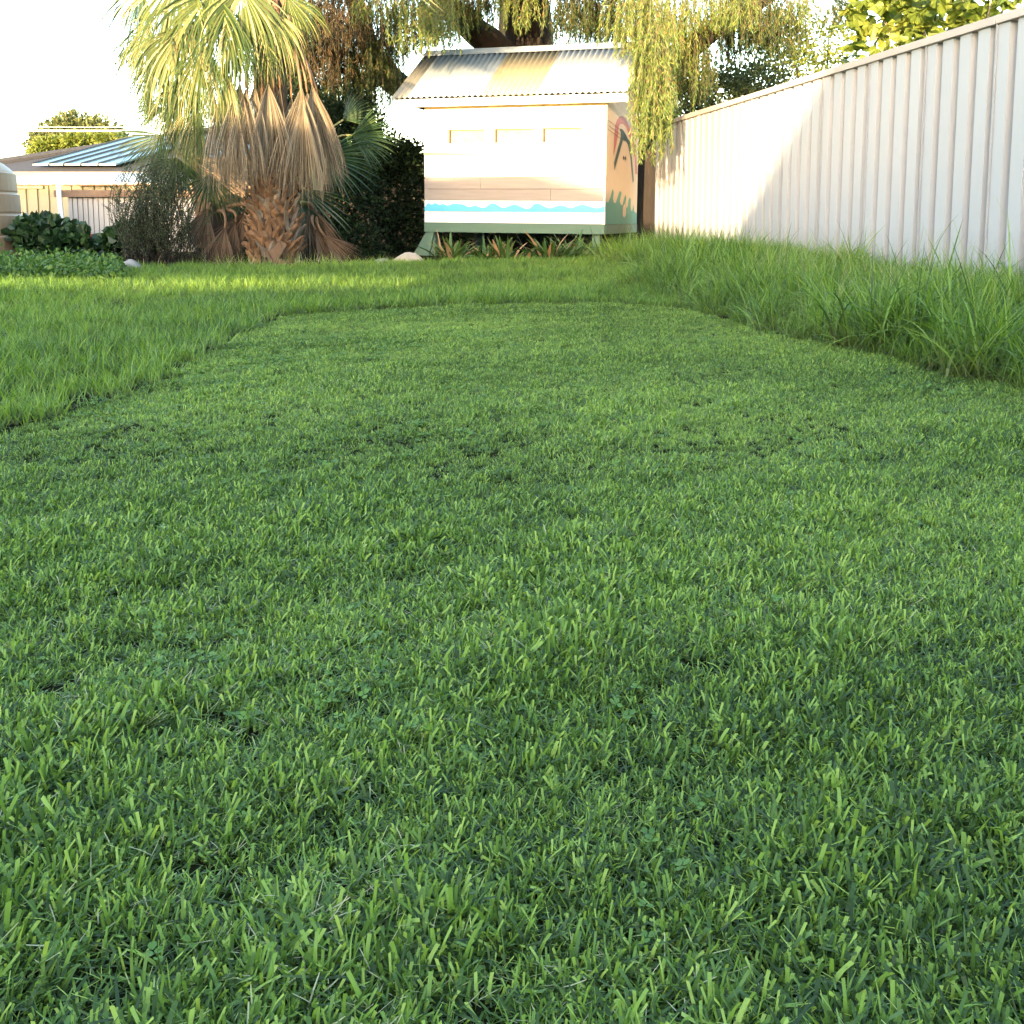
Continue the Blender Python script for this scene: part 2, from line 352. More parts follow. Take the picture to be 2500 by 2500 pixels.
def ragged(P):                            # the mower left an uneven edge
    x, y = P[:, 0], P[:, 1]
    return P + .08*np.stack([noise2(x, y, 11, 3)-.5, noise2(x, y, 11, 1)-.5], 1) + .05*np.stack([noise2(x, y, 37, 2)-.5, noise2(x, y, 37, 4)-.5], 1)
def edge_dist(P, poly):
    d = np.full(len(P), 9.0)
    for i in range(len(poly)):
        a = poly[i]; b = poly[(i+1) % len(poly)]; ab = b-a
        t = np.clip(((P-a)@ab)/(ab@ab+1e-12), 0, 1)
        d = np.minimum(d, np.linalg.norm(P-(a+t[:, None]*ab), axis=1))
    return d

mc = bpy.data.collections.new('mown_tufts')
for k in range(14):
    rg = np.random.default_rng(100+k); parts = []
    n = 12                                                    # broad cut blades, mostly leaning one way
    parts.append(strip_blades(n, rg, .035, rg.uniform(.018, .040, n), rg.uniform(.0036, .0060, n), rg.uniform(.15, 1.0, n), rg.uniform(-.2, .9, n), 3, .80,
                              np.clip(rg.normal(.44, .24, n), 0, .78), None if k % 2 else (.7, 1.0)))
    n = 6                                                     # finer pointed blades
    parts.append(strip_blades(n, rg, .04, rg.uniform(.018, .045, n), rg.uniform(.0018, .0032, n), rg.uniform(.1, 1.1, n), rg.uniform(0, 1.2, n), 3, .15,
                              np.clip(rg.normal(.36, .20, n), 0, .74)))
    n = 10                                                    # lying blades low in the sward, tinted dark to stand for shaded gaps
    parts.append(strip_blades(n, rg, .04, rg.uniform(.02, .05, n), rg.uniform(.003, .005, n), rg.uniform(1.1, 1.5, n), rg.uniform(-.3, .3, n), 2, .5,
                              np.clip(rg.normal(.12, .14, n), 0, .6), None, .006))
    n = 2 if k % 3 else 4                                     # straw
    parts.append(strip_blades(n, rg, .04, rg.uniform(.015, .04, n), rg.uniform(.0010, .002, n), rg.uniform(1.0, 1.5, n), rg.uniform(-.3, .3, n), 2, .6, np.full(n, .99), None, .010))
    proto(mc, 'mown_tuft_%02d' % k, parts, M['mown'])
def clover_parts(rg, n):
    parts = []
    prof = [(0, 0), (.30, .42), (.58, .50), (.86, .36), (.98, .14), (.90, 0), (.98, -.14), (.86, -.36), (.58, -.50), (.30, -.42)]
    for i in range(n):
        c = np.array([*(rg.uniform(-.04, .04, 2)), rg.uniform(.006, .018)]); s = rg.uniform(.0038, .0062); a0 = rg.uniform(0, 6.28); tn = rg.uniform(0, 1)
        tilt = rg.normal(0, .3, 2)
        for q in range(3):
            a = a0+q*2.094+rg.normal(0, .12); ca, sa = math.cos(a), math.sin(a)
            V = []
            for (u, v) in prof:
                x = (u+.08)*s*1.3; y = v*s*1.3; z = abs(v)*s*.35 + u*s*.2
                X, Y = x*ca-y*sa, x*sa+y*ca
                V.append((c[0]+X, c[1]+Y, c[2]+z+X*tilt[0]+Y*tilt[1]))
            F = np.array([[0, 1, 2, 5], [2, 3, 4, 5], [0, 5, 8, 9], [5, 6, 7, 8]])
            parts.append((np.array(V), F, np.full(10, tn), np.full(10, 1.0)))
    return parts
cc = bpy.data.collections.new('clover_tufts')
for k in range(6):
    proto(cc, 'clover_tuft_%02d' % k, clover_parts(np.random.default_rng(300+k), 7), M['clover'])

def scatter_pts(rg, x0, x1, y0, y1, dens):
    n = int((x1-x0)*(y1-y0)*dens); return np.stack([rg.uniform(x0, x1, n), rg.uniform(y0, y1, n)], 1)
def in_view(P, m=1.0): return np.abs(P[:, 0]) < .54*np.maximum(P[:, 1], 0)+m
rg = np.random.default_rng(21)
P = np.concatenate([scatter_pts(rg, -3.5, 3.5, .25, 2.2, 4300), scatter_pts(rg, -5, 5, 2.2, 6.8, 2900)])
P = P[in_view(P, .7) & inside(ragged(P), MOWN)]
cl = noise2(P[:, 0], P[:, 1], 9, 3)*.5 + noise2(P[:, 0], P[:, 1], 28, 1)*.5
P = P[rg.uniform(0, 1, len(P)) < .80+.6*cl]
n = len(P); hn = noise2(P[:, 0], P[:, 1], 12, 2)*.5 + noise2(P[:, 0], P[:, 1], 3.1, 4)*.5
near = 1-sstep(.7, 2.6, P[:, 1])
s = rg.uniform(.40, .72, n)*(.55+.9*hn)*(1+.42*near)
pos = np.column_stack([P, ground_z(P[:, 0], P[:, 1])])
rot = np.column_stack([rg.normal(0, .10, n), rg.normal(0, .10, n), rg.uniform(-1.2, 1.2, n)+np.where(rg.uniform(0, 1, n) < .35, rg.uniform(0, 6.28, n), 0)])
patch = (noise2(P[:, 0], P[:, 1], 2.2, 0)*.6+noise2(P[:, 0], P[:, 1], 14, 4)*.4-.5)*1.3
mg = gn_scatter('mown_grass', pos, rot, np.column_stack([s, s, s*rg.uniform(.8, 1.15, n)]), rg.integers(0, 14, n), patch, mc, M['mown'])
tag(mg, 'short freshly mown green lawn in the middle of the yard', kind='stuff')
P = scatter_pts(rg, -4.5, 4.5, .25, 6.0, 520); P = P[in_view(P, .7) & inside(P, MOWN)]
cl = noise2(P[:, 0], P[:, 1], 5, 5)*.5+noise2(P[:, 0], P[:, 1], 2, 2)*.5
P = P[rg.uniform(0, 1, len(P)) < np.clip((cl-.40)*2.8, .10, .75)*(.55+.45*(1-sstep(-1, 1.2, P[:, 0])))]
n = len(P); s = rg.uniform(.65, 1.05, n)
cg = gn_scatter('clover', np.column_stack([P, ground_z(P[:, 0], P[:, 1])+.002]), np.column_stack([rg.normal(0, .12, n), rg.normal(0, .12, n), rg.uniform(0, 6.28, n)]),
                np.column_stack([s, s, s]), rg.integers(0, 6, n), np.zeros(n), cc, M['clover'])
tag(cg, 'small round clover leaves mixed into the mown lawn', kind='stuff')

lc = bpy.data.collections.new('long_tufts')
for k in range(10):
    rg = np.random.default_rng(400+k); parts = []
    n = 16
    parts.append(strip_blades(n, rg, .07, rg.uniform(.07, .15, n), rg.uniform(.0045, .0075, n), rg.uniform(.0, .7, n), rg.uniform(.1, 1.3, n), 4, .12, np.clip(rg.normal(.45, .26, n), 0, .80)))
    n = 9
    parts.append(strip_blades(n, rg, .08, rg.uniform(.05, .11, n), rg.uniform(.004, .008, n), rg.uniform(.5, 1.3, n), rg.uniform(.1, .9, n), 3, .2, np.clip(rg.normal(.35, .22, n), 0, .9)))
    proto(lc, 'long_tuft_%02d' % k, parts, M['long'])
tc_ = bpy.data.collections.new('bank_tufts')
for k in range(10):
    rg = np.random.default_rng(500+k); parts = []
    n = 20
    parts.append(strip_blades(n, rg, .08, rg.uniform(.16, .38, n), rg.uniform(.004, .0078, n), rg.uniform(.02, .6, n), rg.uniform(.3, 2.2, n), 6, .06, np.clip(rg.normal(.42, .28, n), 0, .80)))
    n = 10
    parts.append(strip_blades(n, rg, .09, rg.uniform(.10, .2, n), rg.uniform(.004, .008, n), rg.uniform(.6, 1.4, n), rg.uniform(.2, 1.2, n), 4, .2, np.clip(rg.normal(.35, .25, n), 0, .95)))
    n = 2
    parts.append(strip_blades(n, rg, .09, rg.uniform(.12, .24, n), rg.uniform(.0015, .003, n), rg.uniform(.8, 1.4, n), rg.uniform(-.2, .8, n), 3, .3, np.full(n, 1.0)))
    if k % 3 == 0:
        n = 1; parts.append(strip_blades(n, rg, .05, rg.uniform(.36, .46, n), rg.uniform(.0018, .0026, n), rg.uniform(.05, .3, n), rg.uniform(.2, .8, n), 6, .5, np.full(n, .97)))
    proto(tc_, 'bank_tuft_%02d' % k, parts, M['long'])
rg = np.random.default_rng(22)
P = scatter_pts(rg, -9, 4.2, 1.2, 14.6, 420)
fd = fence_dist(P[:, 0], P[:, 1])
# bank: the strip between the mown edge and the fence
bank = (fd > .03) & (fd < 2.6) & (P[:, 0] > .55+.10*(6-P[:, 1])*0)
bankw = 1-np.where(P[:, 1] > 8, sstep(.8, 1.6, fd), sstep(1.2, 2.3, fd))
bankw = np.where(P[:, 0] > .2, bankw, 0)*(1-.35*sstep(8, 11, P[:, 1]))
ok = in_view(P, 1.1) & ~inside(ragged(P), MOWN) & (fd > .04) & (P[:, 1] < 12.6)
# keep the beds by the palm and the shed free
bed = (P[:, 1] > np.interp(P[:, 0], [-9, -4.3, -3.6, -1.75, -1.5, 0, .6], [10.2, 10.2, 10.3, 10.35, 10.9, 11.3, 11.4])) & (P[:, 0] < .75)
ok &= ~bed
P = P[ok]; bankw = bankw[ok]; fd = fd[ok]
isb = (rg.uniform(0, 1, len(P)) < np.clip(bankw*1.8, 0, 1)) & (P[:, 0] > .25)
Q = P[~isb]; ed = edge_dist(Q, MOWN)
keep = rg.uniform(0, 1, len(Q)) < np.where(Q[:, 1] < 8, .85, .62); Q = Q[keep]; ed = ed[keep]; n = len(Q)
hn = noise2(Q[:, 0], Q[:, 1], 4, 3)*.6+noise2(Q[:, 0], Q[:, 1], 11, 1)*.4
s = rg.uniform(.75, 1.2, n)*(.66+.6*hn)*(.62-.06*sstep(5.5, 8.5, Q[:, 1]))
lg = gn_scatter('long_grass', np.column_stack([Q, ground_z(Q[:, 0], Q[:, 1])]), np.column_stack([rg.normal(0, .12, n), rg.normal(0, .12, n), rg.uniform(0, 6.28, n)]),
                np.column_stack([s, s, s*rg.uniform(.85, 1.2, n)]), rg.integers(0, 10, n), (noise2(Q[:, 0], Q[:, 1], 2.0, 2)-.5)*1.2, lc, M['long'])
tag(lg, 'unmown ankle-high grass around the mown patch', kind='stuff')
Q = P[isb]; fq = fd[isb]; n = len(Q)
hn = noise2(Q[:, 0], Q[:, 1], 4.5, 5)*.5+noise2(Q[:, 0], Q[:, 1], 13, 2)*.5
s = rg.uniform(.6, 1.1, n)*(.22+1.45*hn)*np.where(fq < .7, .64, .95)*(1-.25*sstep(8, 11, Q[:, 1]))*np.where(rg.uniform(0, 1, n) < .05, 1.22, 1.0)
bgx = gn_scatter('bank_grass', np.column_stack([Q, ground_z(Q[:, 0], Q[:, 1])]), np.column_stack([rg.normal(0, .15, n), rg.normal(0, .15, n), rg.uniform(0, 6.28, n)]),
                 np.column_stack([s, s, s]), rg.integers(0, 10, n), (noise2(Q[:, 0], Q[:, 1], 2.0, 2)-.5)*1.2, tc_, M['long'])
tag(bgx, 'tall arching grass on the bank along the metal fence', kind='stuff')

# ------------------------------------------------------------------ metal fence on the bank
fa = math.atan2(FDIR.y, FDIR.x)
SHEET = 0.84; PITCHR = SHEET/4; FH = 1.80; FBASE = .09
fence = thing('metal_fence', 'white ribbed steel sheet fence standing on the grassy bank', 'fence', (FENCE_FAR.x, FENCE_FAR.y, FBASE), fa)
# local x runs along the fence towards the camera, local +y faces away from the yard (world +x side), so the yard side is -y
prof = [(0, 0), (.130, 0), (.134, .055), (.206, .055)]
NSH = 14
def sheet_mesh(last):
    V = []; F = []
    pts = []
    for k in range(4): pts += [(k*PITCHR+x, y) for x, y in prof]
    pts.append((SHEET+.008, 0 if not last else 0))
    for (x, y) in pts: V += [(x, y, 0), (x, y, FH-.02)]
    for i in range(len(pts)-1): F.append((2*i, 2*i+2, 2*i+3, 2*i+1))
    return mesh_from('sheet', V, F)
shm = sheet_mesh(False); shm.materials.append(M['fence'])
for k in range(NSH):
    o = link(bpy.data.objects.new('sheet', shm), fence); o.location = (k*SHEET, -.001*(k % 2), 0)
    sol = o.modifiers.new('thick', 'SOLIDIFY'); sol.thickness = .0012
    if k:
        MB().box(k*SHEET-.006, k*SHEET+.014, -.010, -.003, .0, FH-.05).build('seam_trim', M['seam'], fence)
for k in range(0, NSH, 3):
    x0 = k*SHEET; x1 = min(NSH, k+3)*SHEET
    m_ = MB(); m_.prism([(x0+.004, FH-.055), (x1-.004, FH-.055), (x1-.004, FH), (x0+.004, FH)], -.024, .052)
    m_.build('top_rail', M['cap'] if k < 100 else M['fence'], fence, bevel=.004)
    MB().box(x0+.004, x1-.004, -.022, .05, .0, .05).build('bottom_rail', M['cap'], fence)
for k in range(0, NSH+1, 3):
    MB().box(k*SHEET-.03, k*SHEET+.03, .056, .10, -.3, FH-.01).build('post', M['cap'], fence)
MB().box(-.05, -.004, -.03, .055, -.2, FH+.004).build('post', M['fence'], fence, bevel=.004)

# ------------------------------------------------------------------ cubby house on stilts
TH = R(18); FR = Vector((1.13, 12.6)); WID = 2.383; DEP = 2.0
fdirx = Vector((math.cos(TH), -math.sin(TH)))
mid = FR - fdirx*(WID/2)
GZB = .12
cub = thing('cubby_house', 'painted timber cubby house on stilts with corrugated iron gable roof', 'cubby house', (mid.x, mid.y, GZB), -TH)
cub.rotation_euler = (0, R(.55), -TH)
HW = WID/2
Z0 = .41-GZB                                        # underside of the base beam
BT = Z0+.118
def fu(px):                                         # photo column -> local x on the front wall
    k = (px-1250)/FPX
    # X = mid.x+fx*u, Y = mid.y+fy*u ; X/Y = k
    return (k*mid.y-mid.x)/(fdirx.x-k*fdirx.y)
rows = [.143]*7+[.168]+[.118, .118, .118]
zt = BT+.003; brd = M
row_mats = ['white_paint', 'white_paint', 'tan_paint', 'tan_paint'] + ['cream_paint']*7
slots = [(fu(1094), fu(1182)), (fu(1205), fu(1298)), (fu(1320), fu(1414))]
joins = [.25, -.35, .5, -.42, .3, -.1, .45, None, .2, -.3, .4]
for r_, hgt in enumerate(rows):
    za, zb = zt+.002, zt+hgt-.002
    if r_ == 7:
        xs = [-HW]
        for a, b in slots: xs += [a, b]
        xs.append(HW)
        for i in range(0, len(xs), 2):
            MB().box(xs[i], xs[i+1]-.0, .0, .022, za, zb).build('plank', M[row_mats[r_]], cub, bevel=.003)
        for (a, b) in slots:
            bp = MB().box(a-.01, b+.01, .055, .065, za-.01, zb+.01).build('window_panel', M['panel'], cub)
            MB().box(a+.003, a+.022, .004, .054, za, zb).build('window_jamb', M['wood_dark'], bp)  # dark wood stands for the shaded left reveal
    else:
        j = joins[r_]
        off = rnd.uniform(-.002, .002)
        MB().box(-HW, j-.0012, off, .022, za, zb).build('plank', M[row_mats[r_]], cub, bevel=.003)
        MB().box(j+.0012, HW, off+rnd.uniform(-.0015, .0015), .022, za, zb).build('plank', M[row_mats[r_]], cub, bevel=.003)
    zt += hgt
WT = zt
MB().box(-HW+.002, HW-.03, .070, .078, BT, WT).build('lining', M['wood_dark'], cub)
# blue painted waves on the second board
wv = [(25,1040),(60,995),(85,1020),(125,997),(160,1020),(195,1005),(240,1028),(290,1002),(340,1010),(380,1010),(430,1040),(490,1018),(540,1043),(580,1040),(620,1005),(655,997),(700,1025),(740,1048),(800,1018),(850,1010),(900,1035),(945,1052),(985,1035),(1010,1000),(1060,1003),(1100,1030),(1150,1045),(1200,1020),(1260,1015),(1320,1045),(1360,1025),(1420,1005),(1480,1025),(1540,1042),(1612,1020),(1612,1076),(25,1076)]
def smooth_poly(p, it=2):
    for _ in range(it):
        q = []
        for i in range(len(p)-1):
            a, b = p[i], p[i+1]
            q += [(a[0]*.75+b[0]*.25, a[1]*.75+b[1]*.25), (a[0]*.25+b[0]*.75, a[1]*.25+b[1]*.75)]
        p = [p[0]]+q+[p[-1]]
    return p
zb1 = BT+.003+.143
top = smooth_poly(wv[:-2]); ww = top + wv[-2:]
poly = [((x-25)/1587*WID-HW+.004 if True else 0, zb1+.003+(1077-y)/99*.137) for x, y in ww]
poly = [(min(max(x, -HW+.003), HW-.003), z) for x, z in poly]
mbw = MB(); nT = len(poly)-2
V = [(x, -.0045, z) for x, z in poly[:nT]] + [(x, -.0045, zb1+.004) for x, z in poly[:nT]]
mbw.add(V, [(nT+i, nT+i+1, i+1, i) for i in range(nT-1)]); mbw.build('painted_waves', M['blue_paint'], cub)
# narrow olive band that tapers along the seventh board
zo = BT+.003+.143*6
MB().add([(-HW, -.0045, zo+.004), (-HW+.95, -.0045, zo+.004), (-HW+.45, -.0045, zo+.022), (-HW, -.0045, zo+.036)], [(0, 1, 2, 3)]).build('olive_band', M['olive_tone'], cub)
# side walls, back wall
RZ = 0.76; OV = .14
def side_wall(x, s):
    zr = WT+ (DEP/2)*(RZ/(DEP/2+OV))-.03
    poly = [(0.024, BT+.004), (DEP, BT+.004), (DEP, WT), (DEP/2, zr), (0.024, WT)]
    xa, xb = (x, x+.02)
    n = 5; V = [(xa, p[0], p[1]) for p in poly]+[(xb, p[0], p[1]) for p in poly]
    return MB().add(V, [tuple(range(n)), tuple(range(2*n-1, n-1, -1))]+[((i+1)%n, i, n+i, n+(i+1)%n) for i in range(n)])
sw = side_wall(HW-.02, 1).build('side_wall', M['peach_paint'], cub)
side_wall(-HW, -1).build('side_wall', M['cream_paint'], cub)
MB().box(-HW+.021, HW-.021, DEP-.02, DEP-.002, BT+.004, WT).build('back_wall', M['cream_paint'], cub)
# mural on the side wall
def sp(x, y, h=.0):
    a = (x-118)/(480-118); return (HW+.003+h, max(.027, min(DEP-.004, a*DEP)), BT+.006+(1585-y)/1385*1.53)
def mural(name, pts, m, parent=sw, h=0.0):
    Vp = [sp(x, y, h) for x, y in pts]; return MB().add(Vp, [tuple(range(len(Vp)))]).build(name, m, cub)
mural('painted_wave', [(100,1587),(116,1330),(145,1347),(166,1290),(184,1200),(194,1193),(201,1230),(194,1300),(206,1345),(225,1342),(245,1270),(262,1207),(280,1203),(287,1225),(278,1270),(268,1320),(284,1363),(300,1365),(318,1275),(334,1235),(343,1275),(332,1340),(345,1390),(360,1385),(371,1290),(385,1263),(398,1285),(396,1380),(408,1430),(420,1425),(431,1345),(438,1385),(442,1430),(478,1455),(482,1587)], M['teal_paint'])
mural('painted_drip', [(305,1385),(318,1350),(330,1352),(342,1400),(340,1480),(322,1512),(303,1480)], M['peach_paint'], h=.002)
mural('painted_arch', [(190,820),(192,640),(200,480),(222,400),(250,352),(280,334),(312,345),(340,385),(365,450),(400,560),(432,620),(456,760),(472,960),(446,965),(434,760),(412,650),(385,590),(350,500),(320,440),(285,418),(255,432),(238,480),(232,580),(215,690)], M['pink_paint'])
mural('painted_bird', [(250,494),(268,484),(288,492),(322,532),(345,572),(372,600),(386,640),(384,690),(405,850),(428,1045),(416,1088),(398,930),(374,740),(346,640),(322,606),(285,606),(276,650),(240,810),(202,978),(197,890),(228,740),(258,620),(264,540)], M['bird_paint'], h=.002)
for zz in (448, 500, 545):
    MB().tube([sp(112, zz, .003), sp(262, zz+55, .003)], .0018, 5).build('painted_wire', M['bird_paint'], cub)
for (a, b) in ((290, 306), (311, 329)):
    c = (a+b)/2; mural('hinge', [(a, 808), (c, 778), (b, 808), (c, 838)], M['black_iron'], h=.003)
MB().box(HW-.024, HW-.001, -.001, .022, BT+.002, WT).build('corner_trim', M['cream_paint'], cub)
# base beams, legs, brace
MB().box(-HW, HW, -.012, .04, Z0, BT).build('base_beam', M['green_paint'], cub, bevel=.004)
MB().box(HW-.035, HW+.008, .041, DEP, Z0+.002, BT).build('base_beam', M['green_paint'], cub, bevel=.004)
MB().box(-HW-.006, -HW+.036, .041, DEP, Z0+.002, BT).build('base_beam', M['green_paint'], cub, bevel=.004)
MB().box(-HW+.04, HW-.04, .045, DEP-.03, BT-.03, BT-.004).build('floor_board', M['wood_dark'], cub)
for (x, y) in ((-HW+.08, .05), (HW-.12, .05), (-HW+.08, DEP-.15), (HW-.12, DEP-.15), (-.4, .9)):
    MB().box(x-.05, x+.05, y, y+.1, -.25, Z0).build('leg', M['green_paint'], cub, bevel=.005)
MB().prism([(-HW-.17, -.02), (-HW+.06, -.02), (-HW+.13, Z0-.004), (-HW+.02, Z0-.004)], .0, .038).build('brace', M['green_paint'], cub)
MB().prism([(-HW+.28, Z0-.004), (-HW+.40, Z0-.10), (-HW+.50, Z0-.10), (-HW+.50, Z0-.004)], .5, .53).build('brace', M['green_paint'], cub)
# roof: corrugated sheets front and back
OL, OR = .38, .29; YR = DEP/2; ye = -OV; zE = WT+.01; zR = WT+RZ
def corr(x0, x1, ya, za, yb, zb, m, lift=0.0, pitch=.076, amp=.011):
    n = max(2, int((x1-x0)/pitch*10)); V = []; F = []
    nrm = Vector((0, -(zb-za), (yb-ya))).normalized()
    if nrm.z < 0: nrm = -nrm
    for i in range(n+1):
        x = x0+(x1-x0)*i/n; d = amp*math.sin(2*math.pi*x/pitch)+lift
        V += [(x, ya+nrm.y*d, za+nrm.z*d), (x, yb+nrm.y*d, zb+nrm.z*d)]
    for i in range(n): F.append((2*i, 2*i+2, 2*i+3, 2*i+1))
    o = obj('roof_sheet', V, F, m, cub, smooth=True); s_ = o.modifiers.new('thick', 'SOLIDIFY'); s_.thickness = .0015; return o
XL, XR = -HW-OL, HW+OR; xa1 = XL+.20; xa2 = XL+1.21; xa3 = XL+1.95
ZE = zE+.03
for (a, b, mm, lf) in ((XL, xa1+.04, 'iron_grey', 0), (xa1, xa2, 'iron_blue', .004), (xa2-.03, xa3, 'iron_tan', .0), (xa3-.03, XR, 'iron_white', .004)):
    corr(a, b, ye-.03, ZE, YR-.01, zR+.012, M[mm], lf)
corr(XL, XR, DEP+OV+.03, ZE, YR+.01, zR+.012, M['iron_grey'])
MB().add([(XL-.01, YR-.13, zR-.045), (XR+.01, YR-.13, zR-.045), (XR+.01, YR, zR+.05), (XL-.01, YR, zR+.05), (XR+.01, YR+.13, zR-.045), (XL-.01, YR+.13, zR-.045)],
         [(0, 1, 2, 3), (3, 2, 4, 5)]).build('ridge_cap', M['iron_blue'], cub)
MB().box(XL+.02, XR-.02, ye-.02, ye+.0, zE-.085, zE+.012).build('fascia', M['white_paint'], cub, bevel=.004)
MB().box(XL+.03, XR-.03, ye+.002, -.002, zE-.07, zE-.06).build('soffit', M['cream_paint'], cub)
for x in (XL+.005, XR-.025):
    for s in (0, 1):
        y0, y1 = (ye, YR) if s == 0 else (DEP+OV, YR)
        MB().add([(x, y0, zE-.09), (x, y1, zR-.10), (x, y1, zR-.02), (x, y0, zE-.005), (x+.02, y0, zE-.09), (x+.02, y1, zR-.10), (x+.02, y1, zR-.02), (x+.02, y0, zE-.005)],
                 [(0,1,2,3),(7,6,5,4),(0,4,5,1),(1,5,6,2),(2,6,7,3),(3,7,4,0)]).build('barge_board', M['cream_paint'], cub)

# ------------------------------------------------------------------ fan palms
def frond(parent, name, H, axis, normal_hint, Rr, spread, nseg, droop, m, pm, base, rg, tint=(.5, .2), width=1.0, fold=.0):
    """fan leaf: hub H, mid direction axis, length Rr; petiole curves from base to H"""
    d = Vector(axis).normalized(); s = d.cross(Vector(normal_hint)).normalized(); nrm = s.cross(d).normalized()
    V = []; F = []; T = []; K = 7
    dphi = 2*spread/nseg
    for i in range(nseg):
        phi = -spread+dphi*(i+.5)+rg.normal(0, dphi*.15)
        L = Rr*(.80+.2*math.cos(phi))*rg.uniform(.86, 1.05); tn = float(np.clip(rg.normal(*tint), 0, 1))
        dr = (d*math.cos(phi)+s*math.sin(phi)).normalized()
        dr = (dr + nrm*fold*(abs(phi)/max(spread, .01))**2).normalized()
        p = Vector(H); side0 = (s*math.cos(phi)-d*math.sin(phi)).normalized(); pl = (1 if i % 2 else -1)
        n0 = len(V); dw = droop*rg.uniform(.6, 1.4); sw_ = rg.normal(0, .04)
        for k in range(K):
            t = k/(K-1); r = t*L
            if t < .45: wd = max(.004, r*dphi*1.02)
            else: wd = .45*L*dphi*1.02*max(0.05, 1-((t-.45)/.55)**1.4)
            wd *= width
            off = nrm*(wd*.28*pl)
            V.append(p-side0*wd/2+off); V.append(p+side0*wd/2-off); T += [tn, tn]
            p = p+dr*(L/(K-1))
            dr = (dr+Vector((sw_*t, sw_*t*.5, -dw*(t**1.1)*.55))).normalized()
        for k in range(K-1): F.append((n0+2*k, n0+2*k+1, n0+2*k+3, n0+2*k+2))
    o = obj(name, V, F, m, parent, {'tint': T})
    if base is not None:
        b = Vector(base); h = Vector(H); mdl = (b+h)/2 + Vector((0, 0, .18*(h-b).length))
        c1 = h - d*((h-b).length*.35)
        pts = [b.lerp(mdl, t).lerp(c1.lerp(h, t), t) if False else (b*(1-t)**3+mdl*(3*t*(1-t)**2)+c1*(3*t*t*(1-t))+h*t**3) for t in np.linspace(0, 1, 9)]
        MB().tube(pts, [.026*(1-.6*t) for t in np.linspace(0, 1, 9)], 6).build('petiole', pm, o, smooth=True)
    return o
def fan(parent, name, px, py, ang, Rpx, spread, Y, m, pm, base, rg, yaw=0.0, nseg=34, droop=.5, tint=(.5, .2), width=1.0, fold=0.0):
    """ang: direction in the picture plane, degrees, 0 = straight down, + = towards picture right; yaw = lean towards (-) or away from (+) the lens"""
    H = at(px, py, Y); Rm = Rpx*Y/FPX; a = R(ang)
    ax_ = Vector((math.sin(a), math.sin(R(yaw)), -math.cos(a)))
    return frond(parent, name, H, ax_, (0.15*rg.normal(), -1, .35+.2*rg.normal()), Rm, R(spread), nseg, droop, m, pm, base, rg, tint, width, fold)

PX, PYY = -2.47, 10.68
pg = float(ground_z(PX, PYY))
palm = thing('fan_palm', 'large fan palm with green fronds and hanging skirt of dead fronds', 'palm', (PX, PYY, pg))
def local(o_list, root):
    bpy.context.view_layer.update()
    inv = Matrix.Translation(root.location).inverted()
    for o in o_list: o.matrix_parent_inverse = inv
parts0 = set(bpy.data.objects)
tp = [(PX, PYY, pg-.1), (PX, PYY, pg+.15), (PX, PYY, pg+.5), (PX+.01, PYY, pg+1.0), (PX, PYY, pg+1.8), (PX, PYY, pg+2.9)]
MB().tube(tp, [.25, .24, .205, .175, .17, .16], 18, wob=.05, rg=rnd).build('trunk', M['palm_trunk'], palm, smooth=True)
# split leaf bases in spirals
def boot_mesh(k):
    rr = random.Random(40+k); L = rr.uniform(.15, .22); V = []; F = []
    for arm in (-1, 1):
        La = L*rr.uniform(.7, 1.1); sp_ = rr.uniform(.055, .10); w0 = rr.uniform(.035, .05); n0 = len(V); K = 5
        for q in range(K):
            t = q/(K-1); cx = arm*(.022+sp_*t**1.3); cz = t*La; ou = .008+.055*t*t*rr.uniform(.6, 1.2); wd = w0*(1-.45*t)*rr.uniform(.9, 1.1)
            jag = rr.uniform(-.02, .02) if q == K-1 else 0
            V += [(cx-wd, ou-.004, cz+jag), (cx, ou+.010, cz), (cx+wd, ou-.004, cz-jag), (cx+wd*.9, ou-.016, cz-jag), (cx-wd*.9, ou-.016, cz+jag)]
        for q in range(K-1):
            for c in range(5): a = n0+q*5+c; b = n0+q*5+(c+1) % 5; F.append((a, b, b+5, a+5))
        F.append(tuple(n0+(K-1)*5+c for c in range(5)))
    return V, F
bms = []
for k in range(6):
    V, F = boot_mesh(k); me = mesh_from('leaf_base', V, F); me.materials.append(M['boot' if k % 3 else 'boot_grey']); bms.append(me)
nb = 0; zz = .03; ang0 = 0.0
while zz < 1.25:
    rad = np.interp(zz, [0, .15, .5, 1.0, 1.8], [.25, .24, .205, .175, .17])
    for j in range(9):
        a = ang0+j*2*math.pi/9+rnd.uniform(-.08, .08)
        o = link(bpy.data.objects.new('leaf_base', bms[rnd.randrange(6)]), palm)
        lean = rnd.uniform(-.08, .16)
        tw = rnd.uniform(-.28, .28)
        Mx = Matrix.Translation((PX+math.cos(a)*(rad-.012), PYY+math.sin(a)*(rad-.012), pg+zz)) @ Matrix.Rotation(a-math.pi/2, 4, 'Z') @ Matrix.Rotation(-lean, 4, 'X') @ Matrix.Rotation(tw, 4, 'Y')
        o.matrix_world = Mx @ Matrix.Scale(rnd.uniform(.85, 1.2), 4)
    nb += 1; ang0 += math.pi/9+rnd.uniform(-.05, .05); zz += .066
crown = Vector((PX, PYY, pg+2.75))
rg = np.random.default_rng(77)
def cb(dx=0, dz=0): return crown+Vector((dx, -.12, dz))
G, D, K_ = M['frond'], M['frond_dead'], M['frond_dark']
